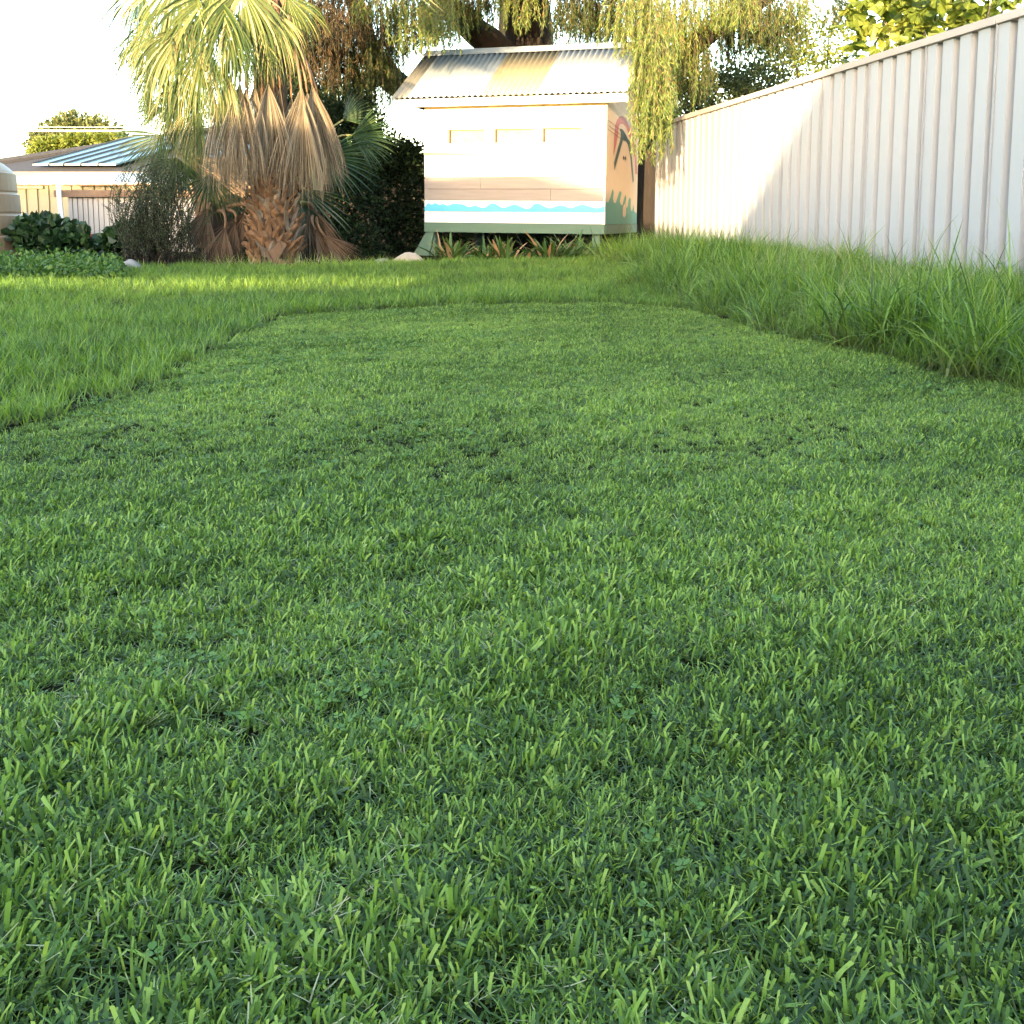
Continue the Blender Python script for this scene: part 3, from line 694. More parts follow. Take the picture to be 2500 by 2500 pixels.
for (px, py, an, Rp, sp_, dY, yaw) in [
    (516, -20, -12, 215, 58, -.55, -10), (613, 5, 4, 170, 45, -.45, -8), (665, 30, 20, 170, 42, -.40, -8), (395, 5, -22, 230, 60, -.25, -5), (450, 60, -10, 235, 50, -.45, -10),
    (352, 60, -35, 170, 65, .0, 0), (380, 120, -16, 190, 50, -.1, 0), (455, 185, -6, 180, 44, -.35, -5), (420, 190, -20, 170, 50, -.15, 0), (500, 110, -4, 200, 40, -.5, -8),
    (560, 40, 0, 190, 44, -.6, -10), (372, 108, -84, 92, 42, .1, 5), (375, 165, -78, 90, 40, .1, 5), (400, 268, -80, 100, 42, .1, 5), (365, 40, -86, 70, 40, .1, 5), (470, 250, -3, 125, 40, -.35, -5), (440, 295, -5, 135, 30, -.15, 0), (482, 312, 0, 115, 26, -.3, 0), (402, 280, -14, 120, 34, .0, 0), (352, 215, -25, 120, 40, .1, 0),
    (330, -40, -28, 190, 60, .1, 0), (590, -30, 6, 210, 55, -.5, -12), (440, -60, -16, 220, 60, -.4, -8), (560, 95, 8, 150, 38, -.5, -8), (700, -10, 26, 150, 45, -.2, 0), (630, 90, 12, 140, 34, -.45, -8), (430, 235, -8, 155, 30, -.2, 0), (482, 265, -2, 150, 28, -.4, -5), (395, 205, -16, 150, 35, -.1, 0), (350, 150, -22, 150, 40, .05, 0), (512, 195, 0, 190, 26, -.4, -5), (460, 300, -4, 110, 26, -.3, 0), (415, 60, -14, 200, 40, -.3, -5), (545, 160, 2, 170, 28, -.5, -8), (320, 90, -30, 140, 45, .1, 0)]:
    if px < 430 and an > -60: sp_ *= .6; an *= .45; px += 14
    fan(palm, 'green_frond', px, py, an, Rp, sp_, PYY+dY, G if an > -60 else K_, M['petiole'], cb((px-672)/2500*3, rnd.uniform(-.05, .35)), rg, yaw, 34, 1.5, (.32, .24), .95, .45)
for (px, py, an, Rp, sp_, dY) in [(556, 185, -1, 305, 17, -.42), (586, 200, 0, 265, 17, -.46), (548, 215, -2, 270, 15, -.36), (622, 205, 1, 220, 16, -.44), (654, 202, 1, 236, 20, -.45), (684, 214, 2, 220, 15, -.30),
                                 (736, 212, 3, 285, 24, -.30), (762, 208, 8, 268, 21, -.15), (738, 245, 5, 248, 20, -.40), (572, 235, 0, 252, 16, -.30), (640, 230, 0, 200, 16, -.25), (712, 238, 2, 232, 16, -.1), (605, 240, 0, 205, 16, -.2), (780, 250, 11, 210, 18, -.05),
                                 (600, 215, 1, 250, 18, -.5), (565, 200, -1, 290, 16, -.25), (750, 225, 6, 270, 20, -.05), (668, 225, 0, 205, 18, -.35)]:
    fan(palm, 'dead_frond', px, py, an, Rp, sp_, PYY+dY, D, M['petiole_dead'], crown+Vector((rnd.uniform(-.15, .15)+(px-650)/2500*2, -.15, -.1)), rg, rnd.uniform(-4, 4), 44, 1.5, (.42, .30), 1.0, .5)
for j in range(16):                                   # upper crown, above the picture
    a = j*2.4+.3; el = rnd.uniform(.2, 1.2)
    dv = Vector((math.cos(a)*math.cos(el), math.sin(a)*math.cos(el), math.sin(el))); H = crown+Vector((0, 0, .2))+dv*rnd.uniform(.8, 1.05)
    frond(palm, 'green_frond', H, dv+Vector((0, 0, -.35)), (0, 0, 1), .85, R(75), 30, .6, G, M['petiole'], crown+Vector((0, 0, .15)), rg, (.55, .2), .95, .2)
for (hx, hz_, tx, tz_) in [(-1.75, 3.25, .9, -.05), (-1.6, 3.45, .9, .1), (-1.55, 3.15, .8, -.02), (-1.9, 3.5, .7, .3), (-1.7, 3.3, .85, .05)]:  # extra fronds out of view, added to shade the cubby roof
    frond(palm, 'green_frond', Vector((hx, PYY+rnd.uniform(-.25, .25), hz_)), (tx, rnd.uniform(-.3, .3), tz_), (0, -1, .3), 1.05, R(34), 26, .35, G, M['petiole'], crown+Vector((0, 0, .2)), rg, (.5, .25), .95, .2)
local([o for o in bpy.data.objects if o not in parts0 and o.parent == palm], palm)
# leaf-base matrices were given in world space
bpy.context.view_layer.update()

fl = bpy.data.objects.new('fallen_leaf_base', bms[1]); link(fl); p_ = gpt(712, 642)
fl.matrix_world = Matrix.Translation((p_.x, 10.25, p_.z+.06)) @ Matrix.Rotation(1.1, 4, 'Y') @ Matrix.Rotation(-.5, 4, 'X') @ Matrix.Scale(1.5, 4)
tag(fl, 'forked brown dead leaf base lying at the foot of the big palm', 'leaf base')
def small_palm(px, py, Y, label, greens, deads, seed):
    rg = np.random.default_rng(seed); b = at(px, py, Y); b.z = float(ground_z(b.x, b.y))
    t = thing('fan_palm', label, 'palm', b); before = set(bpy.data.objects)
    top_ = b+Vector((0, 0, .55))
    MB().tube([b-Vector((0, 0, .1)), b+Vector((0, 0, .3)), top_], [.16, .14, .10], 12, wob=.06, rg=rnd).build('trunk', M['palm_trunk'], t, smooth=True)
    for (qx, qy, an, Rp, sp_, dY) in greens:
        fan(t, 'green_frond', qx, qy, an, Rp, sp_, Y+dY, K_, M['petiole'], top_, rg, rnd.uniform(-10, 10), 30, .45, (.5, .25), .9, .2)
    for (qx, qy, an, Rp, sp_, dY) in deads:
        fan(t, 'dead_frond', qx, qy, an, Rp, sp_, Y+dY, M['frond_litter'], M['petiole_dead'], top_, rg, rnd.uniform(-8, 8), 36, .2, (.5, .28), 1.0, .5)
    local([o for o in bpy.data.objects if o not in before and o.parent == t], t)
    return t
small_palm(535, 640, 11.2, 'low young fan palm behind the big palm, brown dead fronds around its foot', 
           [(398, 330, -42, 150, 60, .1), (432, 385, -15, 130, 70, -.1), (450, 380, 55, 130, 60, .1), (512, 428, -4, 125, 70, -.2), (470, 410, -60, 110, 60, .0), (560, 470, 10, 120, 60, .15), (425, 420, -35, 120, 55, .1), (530, 400, 70, 110, 55, .25)],
           [(506, 512, -12, 150, 34, -.35), (549, 556, -8, 108, 30, -.5), (600, 516, -28, 140, 28, -.2), (575, 540, -14, 120, 28, -.3), (480, 530, -16, 130, 26, -.2)], 91)
small_palm(770, 640, 11.5, 'small shaded fan palm between big palm and cubby house, brown fronds at its foot',
           [(838, 292, 120, 80, 50, .5), (740, 462, 30, 150, 60, -.1), (790, 380, 70, 150, 60, .3), (735, 500, 12, 130, 50, -.2), (860, 330, 85, 120, 60, .4), (700, 470, -5, 110, 50, .0)],
           [(755, 500, 24, 160, 28, -.2), (792, 575, 42, 110, 28, -.4), (740, 540, 14, 130, 26, -.1), (770, 560, 30, 110, 28, -.35)], 92)

# ------------------------------------------------------------------ leaf clouds, trees and shrubs
def leaves_mesh(P, D_, L, W, rg, tint, fold=.25, shape='diamond'):
    """P positions, D_ unit directions, arrays; four-point folded leaves"""
    n = len(P); up = rg.normal(0, 1, (n, 3)); s = np.cross(D_, up); s /= np.linalg.norm(s, axis=1)[:, None]+1e-9
    nr = np.cross(s, D_); L = np.broadcast_to(L, n)[:, None]; W = np.broadcast_to(W, n)[:, None]
    if shape == 'diamond':
        V = np.stack([P, P+D_*L*.45-s*W/2+nr*W*fold, P+D_*L, P+D_*L*.45+s*W/2+nr*W*fold], 1).reshape(-1, 3)
        b = np.arange(n)*4; F = np.concatenate([np.stack([b, b+1, b+2], 1), np.stack([b, b+2, b+3], 1)]); K = 4
    else:                                             # rounder six-point leaf
        V = np.stack([P, P+D_*L*.25-s*W*.42+nr*W*fold*.6, P+D_*L*.65-s*W*.46+nr*W*fold*.6, P+D_*L, P+D_*L*.65+s*W*.46+nr*W*fold*.6, P+D_*L*.25+s*W*.42+nr*W*fold*.6], 1).reshape(-1, 3)
        b = np.arange(n)*6; F = np.concatenate([np.stack([b, b+1, b+2, b+3], 1), np.stack([b, b+3, b+4, b+5], 1)]); K = 6
    return V, F, np.repeat(tint, K)
def leaf_obj(name, P, D_, L, W, rg, tint, m, parent, shape='diamond', fold=.25):
    V, F, T = leaves_mesh(np.asarray(P), np.asarray(D_), L, W, rg, tint, fold, shape)
    o = obj(name, V, F, m, parent, {'tint': T})
    if parent is not None: o['kind'] = 'stuff'
    return o
def unit(a): return a/(np.linalg.norm(a, axis=1)[:, None]+1e-9)
def blob_pts(rg, n, c, r, shell=.55):
    d = unit(rg.normal(0, 1, (n, 3))); rr = (shell+(1-shell)*rg.uniform(0, 1, n))[:, None]
    return np.array(c)+d*rr*np.array(r), d
def strand_leaves(rg, hooks, lens, spacing, leafL, leafW, swing=.12):
    """hanging shoots: returns leaf positions, directions and the shoot polylines"""
    P = []; D_ = []; lines = []
    for h, L in zip(hooks, lens):
        p = np.array(h, float); d = np.array([rg.normal(0, .5), rg.normal(0, .5), -.2]); d /= np.linalg.norm(d)
        n = max(4, int(L/spacing)); pts = [p.copy()]
        for k in range(n):
            d = d+np.array([rg.normal(0, swing*.4), rg.normal(0, swing*.4), -.16]); d /= np.linalg.norm(d)
            p = p+d*spacing; pts.append(p.copy())
            for _ in range(2 if k > n*.15 else 1):
                ld = d*.8+rg.normal(0, .42, 3)+np.array([0, 0, -.35]); ld /= np.linalg.norm(ld)
                P.append(p+rg.normal(0, .006, 3)); D_.append(ld)
        lines.append(pts)
    return np.array(P), np.array(D_), lines
def ribbons(lines, wd):
    V = []; F = []
    for pts in lines:
        pts = pts[::3]+[pts[-1]]; n0 = len(V)
        for i, p in enumerate(pts):
            w_ = wd*(1-.6*i/len(pts))
            V += [(p[0]-w_, p[1], p[2]), (p[0]+w_, p[1]+w_, p[2]), (p[0], p[1]-w_, p[2])]
        for i in range(len(pts)-1):
            for k in range(3): F.append((n0+3*i+k, n0+3*i+(k+1) % 3, n0+3*i+3+(k+1) % 3, n0+3*i+3+k))
    return V, F
def limb(parent, pts, rad, m, name='limb', n=10, rg_=rnd):
    P_ = [Vector(p) for p in pts]; out_ = []; rr = []
    for i in range(len(P_)-1):
        for t in (0, .25, .5, .75):
            a = P_[max(i-1, 0)]; b = P_[i]; c = P_[i+1]; d = P_[min(i+2, len(P_)-1)]
            q = .5*((2*b)+(c-a)*t+(2*a-5*b+4*c-d)*t*t+(-a+3*b-3*c+d)*t**3)
            out_.append(q+Vector((rg_.uniform(-1, 1), rg_.uniform(-1, 1), rg_.uniform(-1, 1)))*rad[i]*.06); rr.append((rad[i]*(1-t)+rad[i+1]*t)*rg_.uniform(.94, 1.06))
    out_.append(P_[-1]); rr.append(rad[-1])
    return MB().tube(out_, rr, n, wob=.06, rg=rg_).build(name, m, parent, smooth=True)
def ppx(l, Y=None): return [at(*p) if len(p) == 3 else at(p[0], p[1], Y) for p in l]

def weeping_tree(root, clusters, seed, leafmat_, twigmat):
    rg = np.random.default_rng(seed)
    for (px, y0, y1, hw, Y, n, mm, ragged) in clusters:
        hooks = []; lens = []
        for _ in range(n):
            u = rg.normal(0, .45); u = max(-1, min(1, u)); t = rg.uniform(0, 1)**1.3
            yy = y0+(y1-y0)*t*.75; Yd = Y+rg.normal(0, .35)
            h = at(px+u*hw, yy, Yd); hooks.append(h)
            end = y0+(y1-y0)*(1-ragged*rg.uniform(0, 1)*(.4+.6*abs(u)))
            lens.append(max(.12, (end-yy)/FPX*Yd*1.05))
        P, D_, lines = strand_leaves(rg, hooks, lens, .023, .07, .01)
        nL = len(P)
        o = leaf_obj('weeping_branch', P, D_, rg.uniform(.05, .09, nL), rg.uniform(.009, .015, nL), rg, np.clip(rg.normal(.45, .25, nL), 0, 1), M[mm], root)
        V, F = ribbons(lines, .003); obj('twigs', V, F, twigmat, o)['kind'] = 'stuff'

# timber fence added behind the shrubs to block light from the back
bfz = .1
tf = thing('light_block_fence', 'dark timber fence added behind the shaded shrubs to block light from the back', 'fence', (-5.2, 16.9, bfz))
for k in range(52):
    hh = 1.5+rnd.uniform(-.015, .015); MB().box(k*.15, k*.15+.145, rnd.uniform(-.004, .004), .022, 0, hh).build('paling', M['wood_dark'], tf)
MB().box(0, 7.8, .03, .08, 1.1, 1.19).build('rail', M['wood_dark'], tf)
# big weeping tree behind the cubby house
b = at(1290, 560, 17.2); b.z = float(ground_z(b.x, b.y))
wt = thing('weeping_tree', 'big weeping tree with thick dark trunk rising behind the cubby house', 'tree', b); bef = set(bpy.data.objects)
Y = 17.2
limb(wt, [b-Vector((0, 0, .3)), at(1290, 420, Y), at(1292, 200, Y), at(1285, 60, Y), at(1278, -120, Y), at(1300, -330, Y)], [.52, .46, .43, .42, .38, .28], M['bark_dark'], 'trunk', 16)
limb(wt, [at(1285, 170, Y), at(1190, 100, Y-.6), at(1110, 30, Y-1.1), at(1030, -60, Y-1.6), at(930, -170, Y-2)], [.26, .22, .19, .15, .1], M['bark_brown'])
limb(wt, [at(1275, 300, Y), at(1130, 260, Y-.2), at(985, 215, Y-.5), at(915, 140, Y-.8), at(870, 20, Y-1.1), at(820, -120, Y-1.4)], [.3, .26, .22, .18, .14, .1], M['bark_dark'])
limb(wt, [at(960, 210, Y-.6), at(905, 160, Y-.9), at(850, 130, Y-1.2), at(770, 90, Y-1.5)], [.09, .07, .05, .03], M['bark_dark'])
limb(wt, [at(940, 190, Y-.6), at(900, 210, Y-.9), at(850, 185, Y-1.2), at(790, 120, Y-1.5)], [.07, .05, .04, .02], M['bark_dark'])
limb(wt, [at(1290, -40, Y), at(1450, -60, Y-.6), at(1600, -110, Y-1.2), at(1750, -200, Y-1.6)], [.26, .2, .16, .1], M['bark_dark'])
limb(wt, [at(1230, 130, Y-.4), at(1225, 60, Y-.5), at(1228, -30, Y-.5)], [.05, .045, .04], M['twig_pale'], n=8)
CL = [(760, -60, 150, 70, 14.6, 80, 'weep_brown', .6), (800, -40, 215, 70, 15.0, 110, 'weep_brown', .6), (860, -60, 120, 70, 14.2, 70, 'weep_brown', .5), (870, 20, 300, 70, 15.6, 120, 'weep_shaded', .6), (930, -60, 250, 60, 15.2, 110, 'weep_shaded', .6),
      (985, -60, 140, 50, 14.4, 55, 'weep_shaded', .5), (1000, -40, 130, 40, 13.2, 34, 'weep', .5), (1050, -60, 110, 60, 15.0, 110, 'weep_shaded', .5), (1088, -60, 122, 36, 13.4, 45, 'weep', .45), (1150, -60, 80, 60, 15.5, 90, 'weep_shaded', .6),
      (1280, -60, 80, 50, 14.5, 30, 'weep', .6), (1390, -60, 105, 50, 15.5, 100, 'weep_shaded', .6), (1440, -60, 120, 60, 16, 120, 'weep_shaded', .6), (1500, -60, 110, 50, 16, 100, 'weep_shaded', .6), (820, 120, 400, 70, 16.2, 90, 'weep_shaded', .7), (740, 40, 280, 60, 16, 110, 'weep_shaded', .6),
      (700, -60, 220, 60, 15.5, 110, 'weep_shaded', .6), (1200, -60, 40, 80, 15.0, 40, 'weep_shaded', .5), (770, 150, 330, 60, 15.6, 80, 'weep_shaded', .6), (660, 40, 240, 50, 15.6, 60, 'weep_brown', .6), (900, -60, 60, 60, 13.6, 30, 'weep', .5)]
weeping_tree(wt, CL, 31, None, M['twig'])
rg = np.random.default_rng(32)                        # upper crown above the picture; low clumps added to shade shrubs and trunk
for (cx, cy_, cz, r3, n) in [(-2.5, 15, 6.2, (2.6, 2.2, 1.3), 3800), (.5, 16, 6.8, (2.8, 2.6, 1.6), 4200), (3.0, 16.5, 6.3, (2.4, 2.2, 1.4), 3200), (-1.2, 13.3, 5.0, (1.6, 1.2, .7), 1700), (-4.2, 16.5, 5.2, (1.8, 1.8, 1.2), 2000), (-2.6, 14.2, 4.6, (1.9, 1.5, .6), 2600), (-.3, 15.0, 4.9, (1.6, 1.3, .6), 2000), (-.6, 13.5, 4.45, (1.0, .6, .5), 1500), (.5, 13.8, 4.5, (.8, .6, .5), 900)]:
    P, d = blob_pts(rg, n, (cx, cy_, cz), r3, .3); dd = unit(d*.3+np.array([0, 0, -1])+rg.normal(0, .4, (n, 3)))
    leaf_obj('crown', P, dd, rg.uniform(.16, .28, n), rg.uniform(.05, .09, n), rg, np.clip(rg.normal(.4, .25, n), 0, 1), M['weep'], wt)
local([o for o in bpy.data.objects if o not in bef and o.parent == wt], wt)

# second weeping tree between the cubby house and the fence end
b = at(1570, 590, 15.6); b.z = float(ground_z(b.x, b.y))
w2 = thing('weeping_tree', 'brown-trunked weeping tree hanging sunlit leaves over the right end of the cubby house roof', 'tree', b); bef = set(bpy.data.objects)
w2['label'] = 'weeping tree between cubby house and fence, sunlit leaves hanging over the roof corner'
Y = 15.6
limb(w2, [b-Vector((0, 0, .3)), at(1572, 500, Y), at(1578, 380, Y), at(1605, 250, Y), at(1650, 160, Y), at(1720, 90, Y-.3), at(1830, 20, Y-.6), at(1960, -60, Y-.9)], [.24, .23, .21, .19, .17, .15, .12, .08], M['bark_dark'], 'trunk', 14)
limb(w2, [at(1620, 250, Y), at(1590, 100, Y-.6), at(1565, -40, Y-1.2), at(1540, -160, Y-1.8)], [.14, .12, .1, .07], M['bark_brown'])
limb(w2, [at(1600, 60, 13.2), at(1620, 130, 13.1), at(1640, 200, 13.0), at(1655, 262, 13.0)], [.012, .012, .010, .006], M['twig_pale'], n=6)
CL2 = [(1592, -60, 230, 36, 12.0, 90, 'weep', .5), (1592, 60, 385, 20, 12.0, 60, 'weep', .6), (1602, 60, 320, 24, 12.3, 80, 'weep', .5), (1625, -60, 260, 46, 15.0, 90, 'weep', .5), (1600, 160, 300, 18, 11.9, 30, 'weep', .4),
       (1665, -40, 240, 50, 15.2, 80, 'weep', .5), (1700, 40, 255, 50, 15.4, 90, 'weep_shaded', .5), (1720, -60, 90, 60, 15.0, 60, 'weep', .5), (1790, -60, 80, 60, 14.0, 60, 'weep', .5), (1840, -60, 120, 60, 14.5, 70, 'weep_shaded', .6),
       (1920, -60, 150, 40, 14.5, 60, 'weep_shaded', .6), (1960, -60, 80, 50, 14.5, 45, 'weep', .6), (2050, -60, 75, 35, 14.0, 40, 'weep_shaded', .6), (1880, 0, 130, 40, 15, 80, 'weep_shaded', .6), (1780, -40, 150, 60, 15.4, 90, 'weep_shaded', .6), (1545, -60, 130, 40, 12.4, 60, 'weep', .5)]
weeping_tree(w2, CL2, 41, None, M['twig'])
rg = np.random.default_rng(42)
for (cx, cy_, cz, r3, n) in [(2.6, 13.6, 5.2, (1.8, 1.5, 1.0), 1800), (4.2, 15.5, 5.6, (2.0, 1.8, 1.2), 2200)]:
    P, d = blob_pts(rg, n, (cx, cy_, cz), r3, .3); dd = unit(d*.3+np.array([0, 0, -1])+rg.normal(0, .4, (n, 3)))
    leaf_obj('crown', P, dd, rg.uniform(.12, .22, n), rg.uniform(.03, .06, n), rg, np.clip(rg.normal(.4, .25, n), 0, 1), M['weep'], w2)
local([o for o in bpy.data.objects if o not in bef and o.parent == w2], w2)

def bush(name, label, cat, base, blobs, m, Lr, Wr, seed, group=None, stems=6, shape='diamond', shell=.35, tint=(.45, .25), updir=.3, barkm='bark_dark'):
    rg = np.random.default_rng(seed); base = Vector(base); t = thing(name, label, cat, base, 0, group); bef = set(bpy.data.objects)
    for j in range(stems):
        c = blobs[j % len(blobs)][0]; tip = Vector(c)+Vector((rnd.uniform(-.5, .5)*blobs[j % len(blobs)][1][0], rnd.uniform(-.5, .5)*blobs[j % len(blobs)][1][1], rnd.uniform(0, .7)*blobs[j % len(blobs)][1][2]))
        md = base.lerp(tip, .5)+Vector((rnd.uniform(-.1, .1), rnd.uniform(-.1, .1), .05))
        h = (tip-base).length
        MB().tube([base-Vector((0, 0, .05)), md, tip], [.012+.012*h, .008+.008*h, .004], 6).build('stem', M[barkm], t)
    for (c, r3, n) in blobs:
        P, d = blob_pts(rg, n, c, r3, shell)
        # uneven outline: clumps
        cl = rg.normal(0, 1, (max(5, n//60), 3)); cl = unit(cl); wch = np.argmax(d@cl.T, 1); amp = rg.uniform(.78, 1.15, len(cl))[wch]
        P = np.array(c)+(P-np.array(c))*amp[:, None]
        gz = ground_z(P[:, 0], P[:, 1])+.01; P[:, 2] = np.maximum(P[:, 2], gz)
        dd = unit(d*.6+np.array([0, 0, updir])+rg.normal(0, .6, (n, 3)))
        leaf_obj('foliage', P, dd, rg.uniform(*Lr, n), rg.uniform(*Wr, n), rg, np.clip(rg.normal(*tint, n), 0, 1), m, t, shape)
    local([o for o in bpy.data.objects if o not in bef and o.parent == t], t)
    return t
def B(px, py, Y, rx, ry, rz, n):      # blob from photo centre and pixel radii
    c = at(px, py, Y); return (tuple(c), (rx*Y/FPX, ry, rz*Y/FPX), n)
def base_at(px, Y):
    p = at(px, 600, Y); p.z = float(ground_z(p.x, p.y)); return p
# dark shrubs in the shade between the palm and the cubby house
bush('shaded_shrub', 'dark leafy shrub in deep shade beside the left end of the cubby house', 'shrub', base_at(960, 14.6), [B(950, 480, 14.6, 105, .6, 140, 2600), B(900, 400, 14.8, 85, .6, 100, 2000), B(985, 570, 14.4, 80, .6, 90, 1400), B(965, 385, 14.9, 72, .5, 55, 1400), B(1005, 400, 15.3, 55, .4, 62, 1200), B(880, 290, 15.0, 60, .5, 70, 1000)], M['shrub_shaded'], (.05, .09), (.025, .045), 51)
bush('shaded_shrub', 'dark leafy shrub in deep shade behind the small fan palm', 'shrub', base_at(840, 13.6), [B(840, 500, 13.6, 100, .6, 140, 2600), B(800, 400, 14.0, 90, .6, 110, 2200), B(850, 600, 13.2, 100, .5, 70, 1600), B(830, 300, 14.2, 85, .5, 80, 1700), B(900, 330, 14.4, 60, .5, 70, 1000)], M['shrub_shaded'], (.05, .09), (.025, .045), 52)
bush('shaded_shrub', 'dark leafy shrub in deep shade just behind the big palm trunk', 'shrub', base_at(700, 13.4), [B(690, 430, 13.4, 110, .6, 150, 2800), B(720, 280, 13.8, 90, .5, 90, 1700), B(640, 560, 13.2, 120, .5, 90, 1800)], M['shrub_shaded'], (.05, .09), (.025, .045), 53)
bush('shaded_shrub', 'wide dark hedge-like shrub standing behind the cubby house', 'shrub', base_at(1200, 16.0), [B(1100, 520, 16, 170, .6, 110, 2600), B(1350, 520, 16, 180, .6, 110, 2600), B(1540, 540, 16.2, 80, .5, 80, 1000)], M['shrub_shaded'], (.06, .10), (.03, .05), 54)
bush('shaded_shrub', 'rounded green shrub seen through the weeping branches behind the fence end', 'shrub', base_at(1750, 17.5), [B(1760, 230, 17.5, 100, .8, 85, 2200), B(1850, 200, 18, 80, .8, 70, 1500), B(1680, 300, 17.5, 90, .8, 110, 2000), B(1700, 420, 17.5, 150, .8, 130, 1500)], M['tree_lit'], (.06, .11), (.035, .06), 55, tint=(.4, .25))
bush('tree', 'slender pale-leaved tree growing beyond the metal fence', 'tree', base_at(2000, 20), [B(1960, 180, 20, 80, .8, 90, 900), B(2030, 110, 20, 90, .8, 90, 900), B(1900, 100, 20, 90, .8, 80, 900)], M['tree_yellow'], (.07, .12), (.04, .07), 56, stems=8)
# fig tree beyond the fence, each leaf a piece
fb = Vector((4.9, 11.0, 0)); fb.z = float(ground_z(fb.x, fb.y))
fig = thing('fig_tree', 'fig tree with large sunlit lobed leaves behind the metal fence', 'tree', fb); bef = set(bpy.data.objects)
figm = []
for k in range(6):
    rr = random.Random(60+k); V = [(0, 0, 0)]; nn = 16
    for i in range(nn+1):
        a = -2.5+5.0*i/nn; r_ = .10*(.72+.38*abs(math.cos(1.5*a+.0)))*rr.uniform(.9, 1.1)*(1.15 if abs(a) < .5 else 1)
        V.append((r_*math.sin(a), .045+r_*math.cos(a), .03*rr.uniform(-1, 1)-.25*r_*abs(math.sin(a))**2))
    F = [(0, i+2, i+1) for i in range(nn)]
    me = mesh_from('leaf', V, F, {'tint': [rr.uniform(.1, .5)]*len(V)}); me.materials.append(M['fig']); figm.append(me)
limb(fig, [fb-Vector((0, 0, .2)), fb+Vector((0, 0, .8)), fb+Vector((-.1, 0, 1.6)), fb+Vector((-.3, -.1, 2.3))], [.10, .09, .07, .04], M['twig'], 'trunk')
tips = []
for (px, py, dY) in [(2120, 70, .2), (2180, 110, 0), (2240, 40, .1), (2300, 70, -.2), (2360, 20, 0), (2420, 0, -.4), (2200, 0, .3), (2280, -40, 0), (2120, 0, .4), (2350, -60, 0), (2470, -50, -.3), (2160, -60, .2)]:
    tip = at(px, py, 11.2+dY-(px-2100)/400*1.2); tips.append(tip)
    st_ = fb+Vector((-.1, 0, 1.5)); limb(fig, [st_, st_.lerp(tip, .5)+Vector((0, 0, -.05)), tip], [.03, .02, .008], M['twig_pale'], 'branch', 6)
for i in range(290):
    tip = tips[i % len(tips)]; q = tip+Vector((rnd.gauss(0, .17), rnd.gauss(0, .25), rnd.gauss(0, .15)))
    o = link(bpy.data.objects.new('leaf', figm[rnd.randrange(6)]), fig)
    o.matrix_world = Matrix.Translation(q) @ Matrix.Rotation(rnd.uniform(0, 6.28), 4, 'Z') @ Matrix.Rotation(rnd.uniform(-1.5, .2), 4, 'X') @ Matrix.Rotation(rnd.gauss(0, .4), 4, 'Y') @ Matrix.Scale(rnd.uniform(.7, 1.15), 4)
local([o for o in bpy.data.objects if o not in bef and o.parent == fig], fig)

# wispy grey-green shrub left of the palm
def wispy(label, px, Y, seed, n, ptop, hw):
    rg = np.random.default_rng(seed); b = base_at(px, Y); t = thing('wispy_shrub', label, 'shrub', b); bef = set(bpy.data.objects)
    P = []; D_ = []; lines = []
    for i in range(n):
        u = rg.normal(0, .5); tip = at(px+u*hw+rg.normal(0, 12), ptop+abs(u)*70+rg.uniform(0, 150), Y+rg.normal(0, .2))
        p = np.array(b)+np.array([rg.normal(0, .18), rg.normal(0, .12), 0]); tipn = np.array(tip); L = np.linalg.norm(tipn-p); m_ = int(L/.022); pts = []
        bend = np.array([rg.normal(0, .12), rg.normal(0, .1), .10])
        for k in range(m_):
            s = k/m_; q = p*(1-s)+tipn*s+bend*math.sin(math.pi*s)*L; pts.append(q)
            if s > .12:
                for _ in range(2):
                    d = (tipn-p)/L*.5+rg.normal(0, .6, 3); P.append(q); D_.append(d/np.linalg.norm(d))
        if len(pts) > 3: lines.append(pts)
    nL = len(P); leaf_obj('foliage', P, D_, rg.uniform(.018, .036, nL), rg.uniform(.006, .011, nL), rg, np.clip(rg.normal(.45, .25, nL), 0, 1), M['wispy'], t)
    V, F = ribbons(lines, .003); obj('stems', V, F, M['bark_dark'], t)['kind'] = 'stuff'
    local([o for o in bpy.data.objects if o not in bef and o.parent == t], t)
wispy('wispy grey-green shrub with fine twigs in front of the grey sheet fence', 385, 10.4, 61, 230, 350, 110)
# dark lobed-leaf bushes against the fences
bush('lobed_bush', 'dark green large-leaved bush between the water tank and the grey sheet fence', 'shrub', base_at(130, 12.6), [B(120, 580, 12.6, 85, .4, 52, 420), B(175, 600, 12.4, 70, .4, 45, 330), B(80, 565, 12.7, 45, .35, 40, 220)], M['lobed'], (.08, .14), (.08, .13), 62, shape='round', shell=.5, updir=.5)
bush('lobed_bush', 'dark green large-leaved bush beside the wispy shrub', 'shrub', base_at(300, 12.2), [B(300, 595, 12.2, 55, .35, 45, 320), B(340, 585, 12.3, 60, .35, 45, 280)], M['lobed'], (.08, .14), (.08, .13), 63, shape='round', shell=.5, updir=.5)
# low weeds in front of them
rg = np.random.default_rng(64); Q = []
for _ in range(5200):
    x = rg.uniform(-60, 300); yb = rg.uniform(648, 690); p = gpt(x, yb); Q.append((p.x, p.y, p.z+abs(rg.normal(0, .06))*(1-.5*max(0, (x-200)/100))+.02))
Q = np.array(Q); n = len(Q)
wd_ = leaf_obj('weeds', Q, unit(rg.normal(0, .7, (n, 3))+np.array([0, 0, .5])), rg.uniform(.025, .06, n), rg.uniform(.02, .04, n), rg, np.clip(rg.normal(.5, .25, n), 0, 1), M['weed'], None, 'round')
tag(wd_, 'low soft green weeds along the edge of the lawn by the tank', kind='stuff')
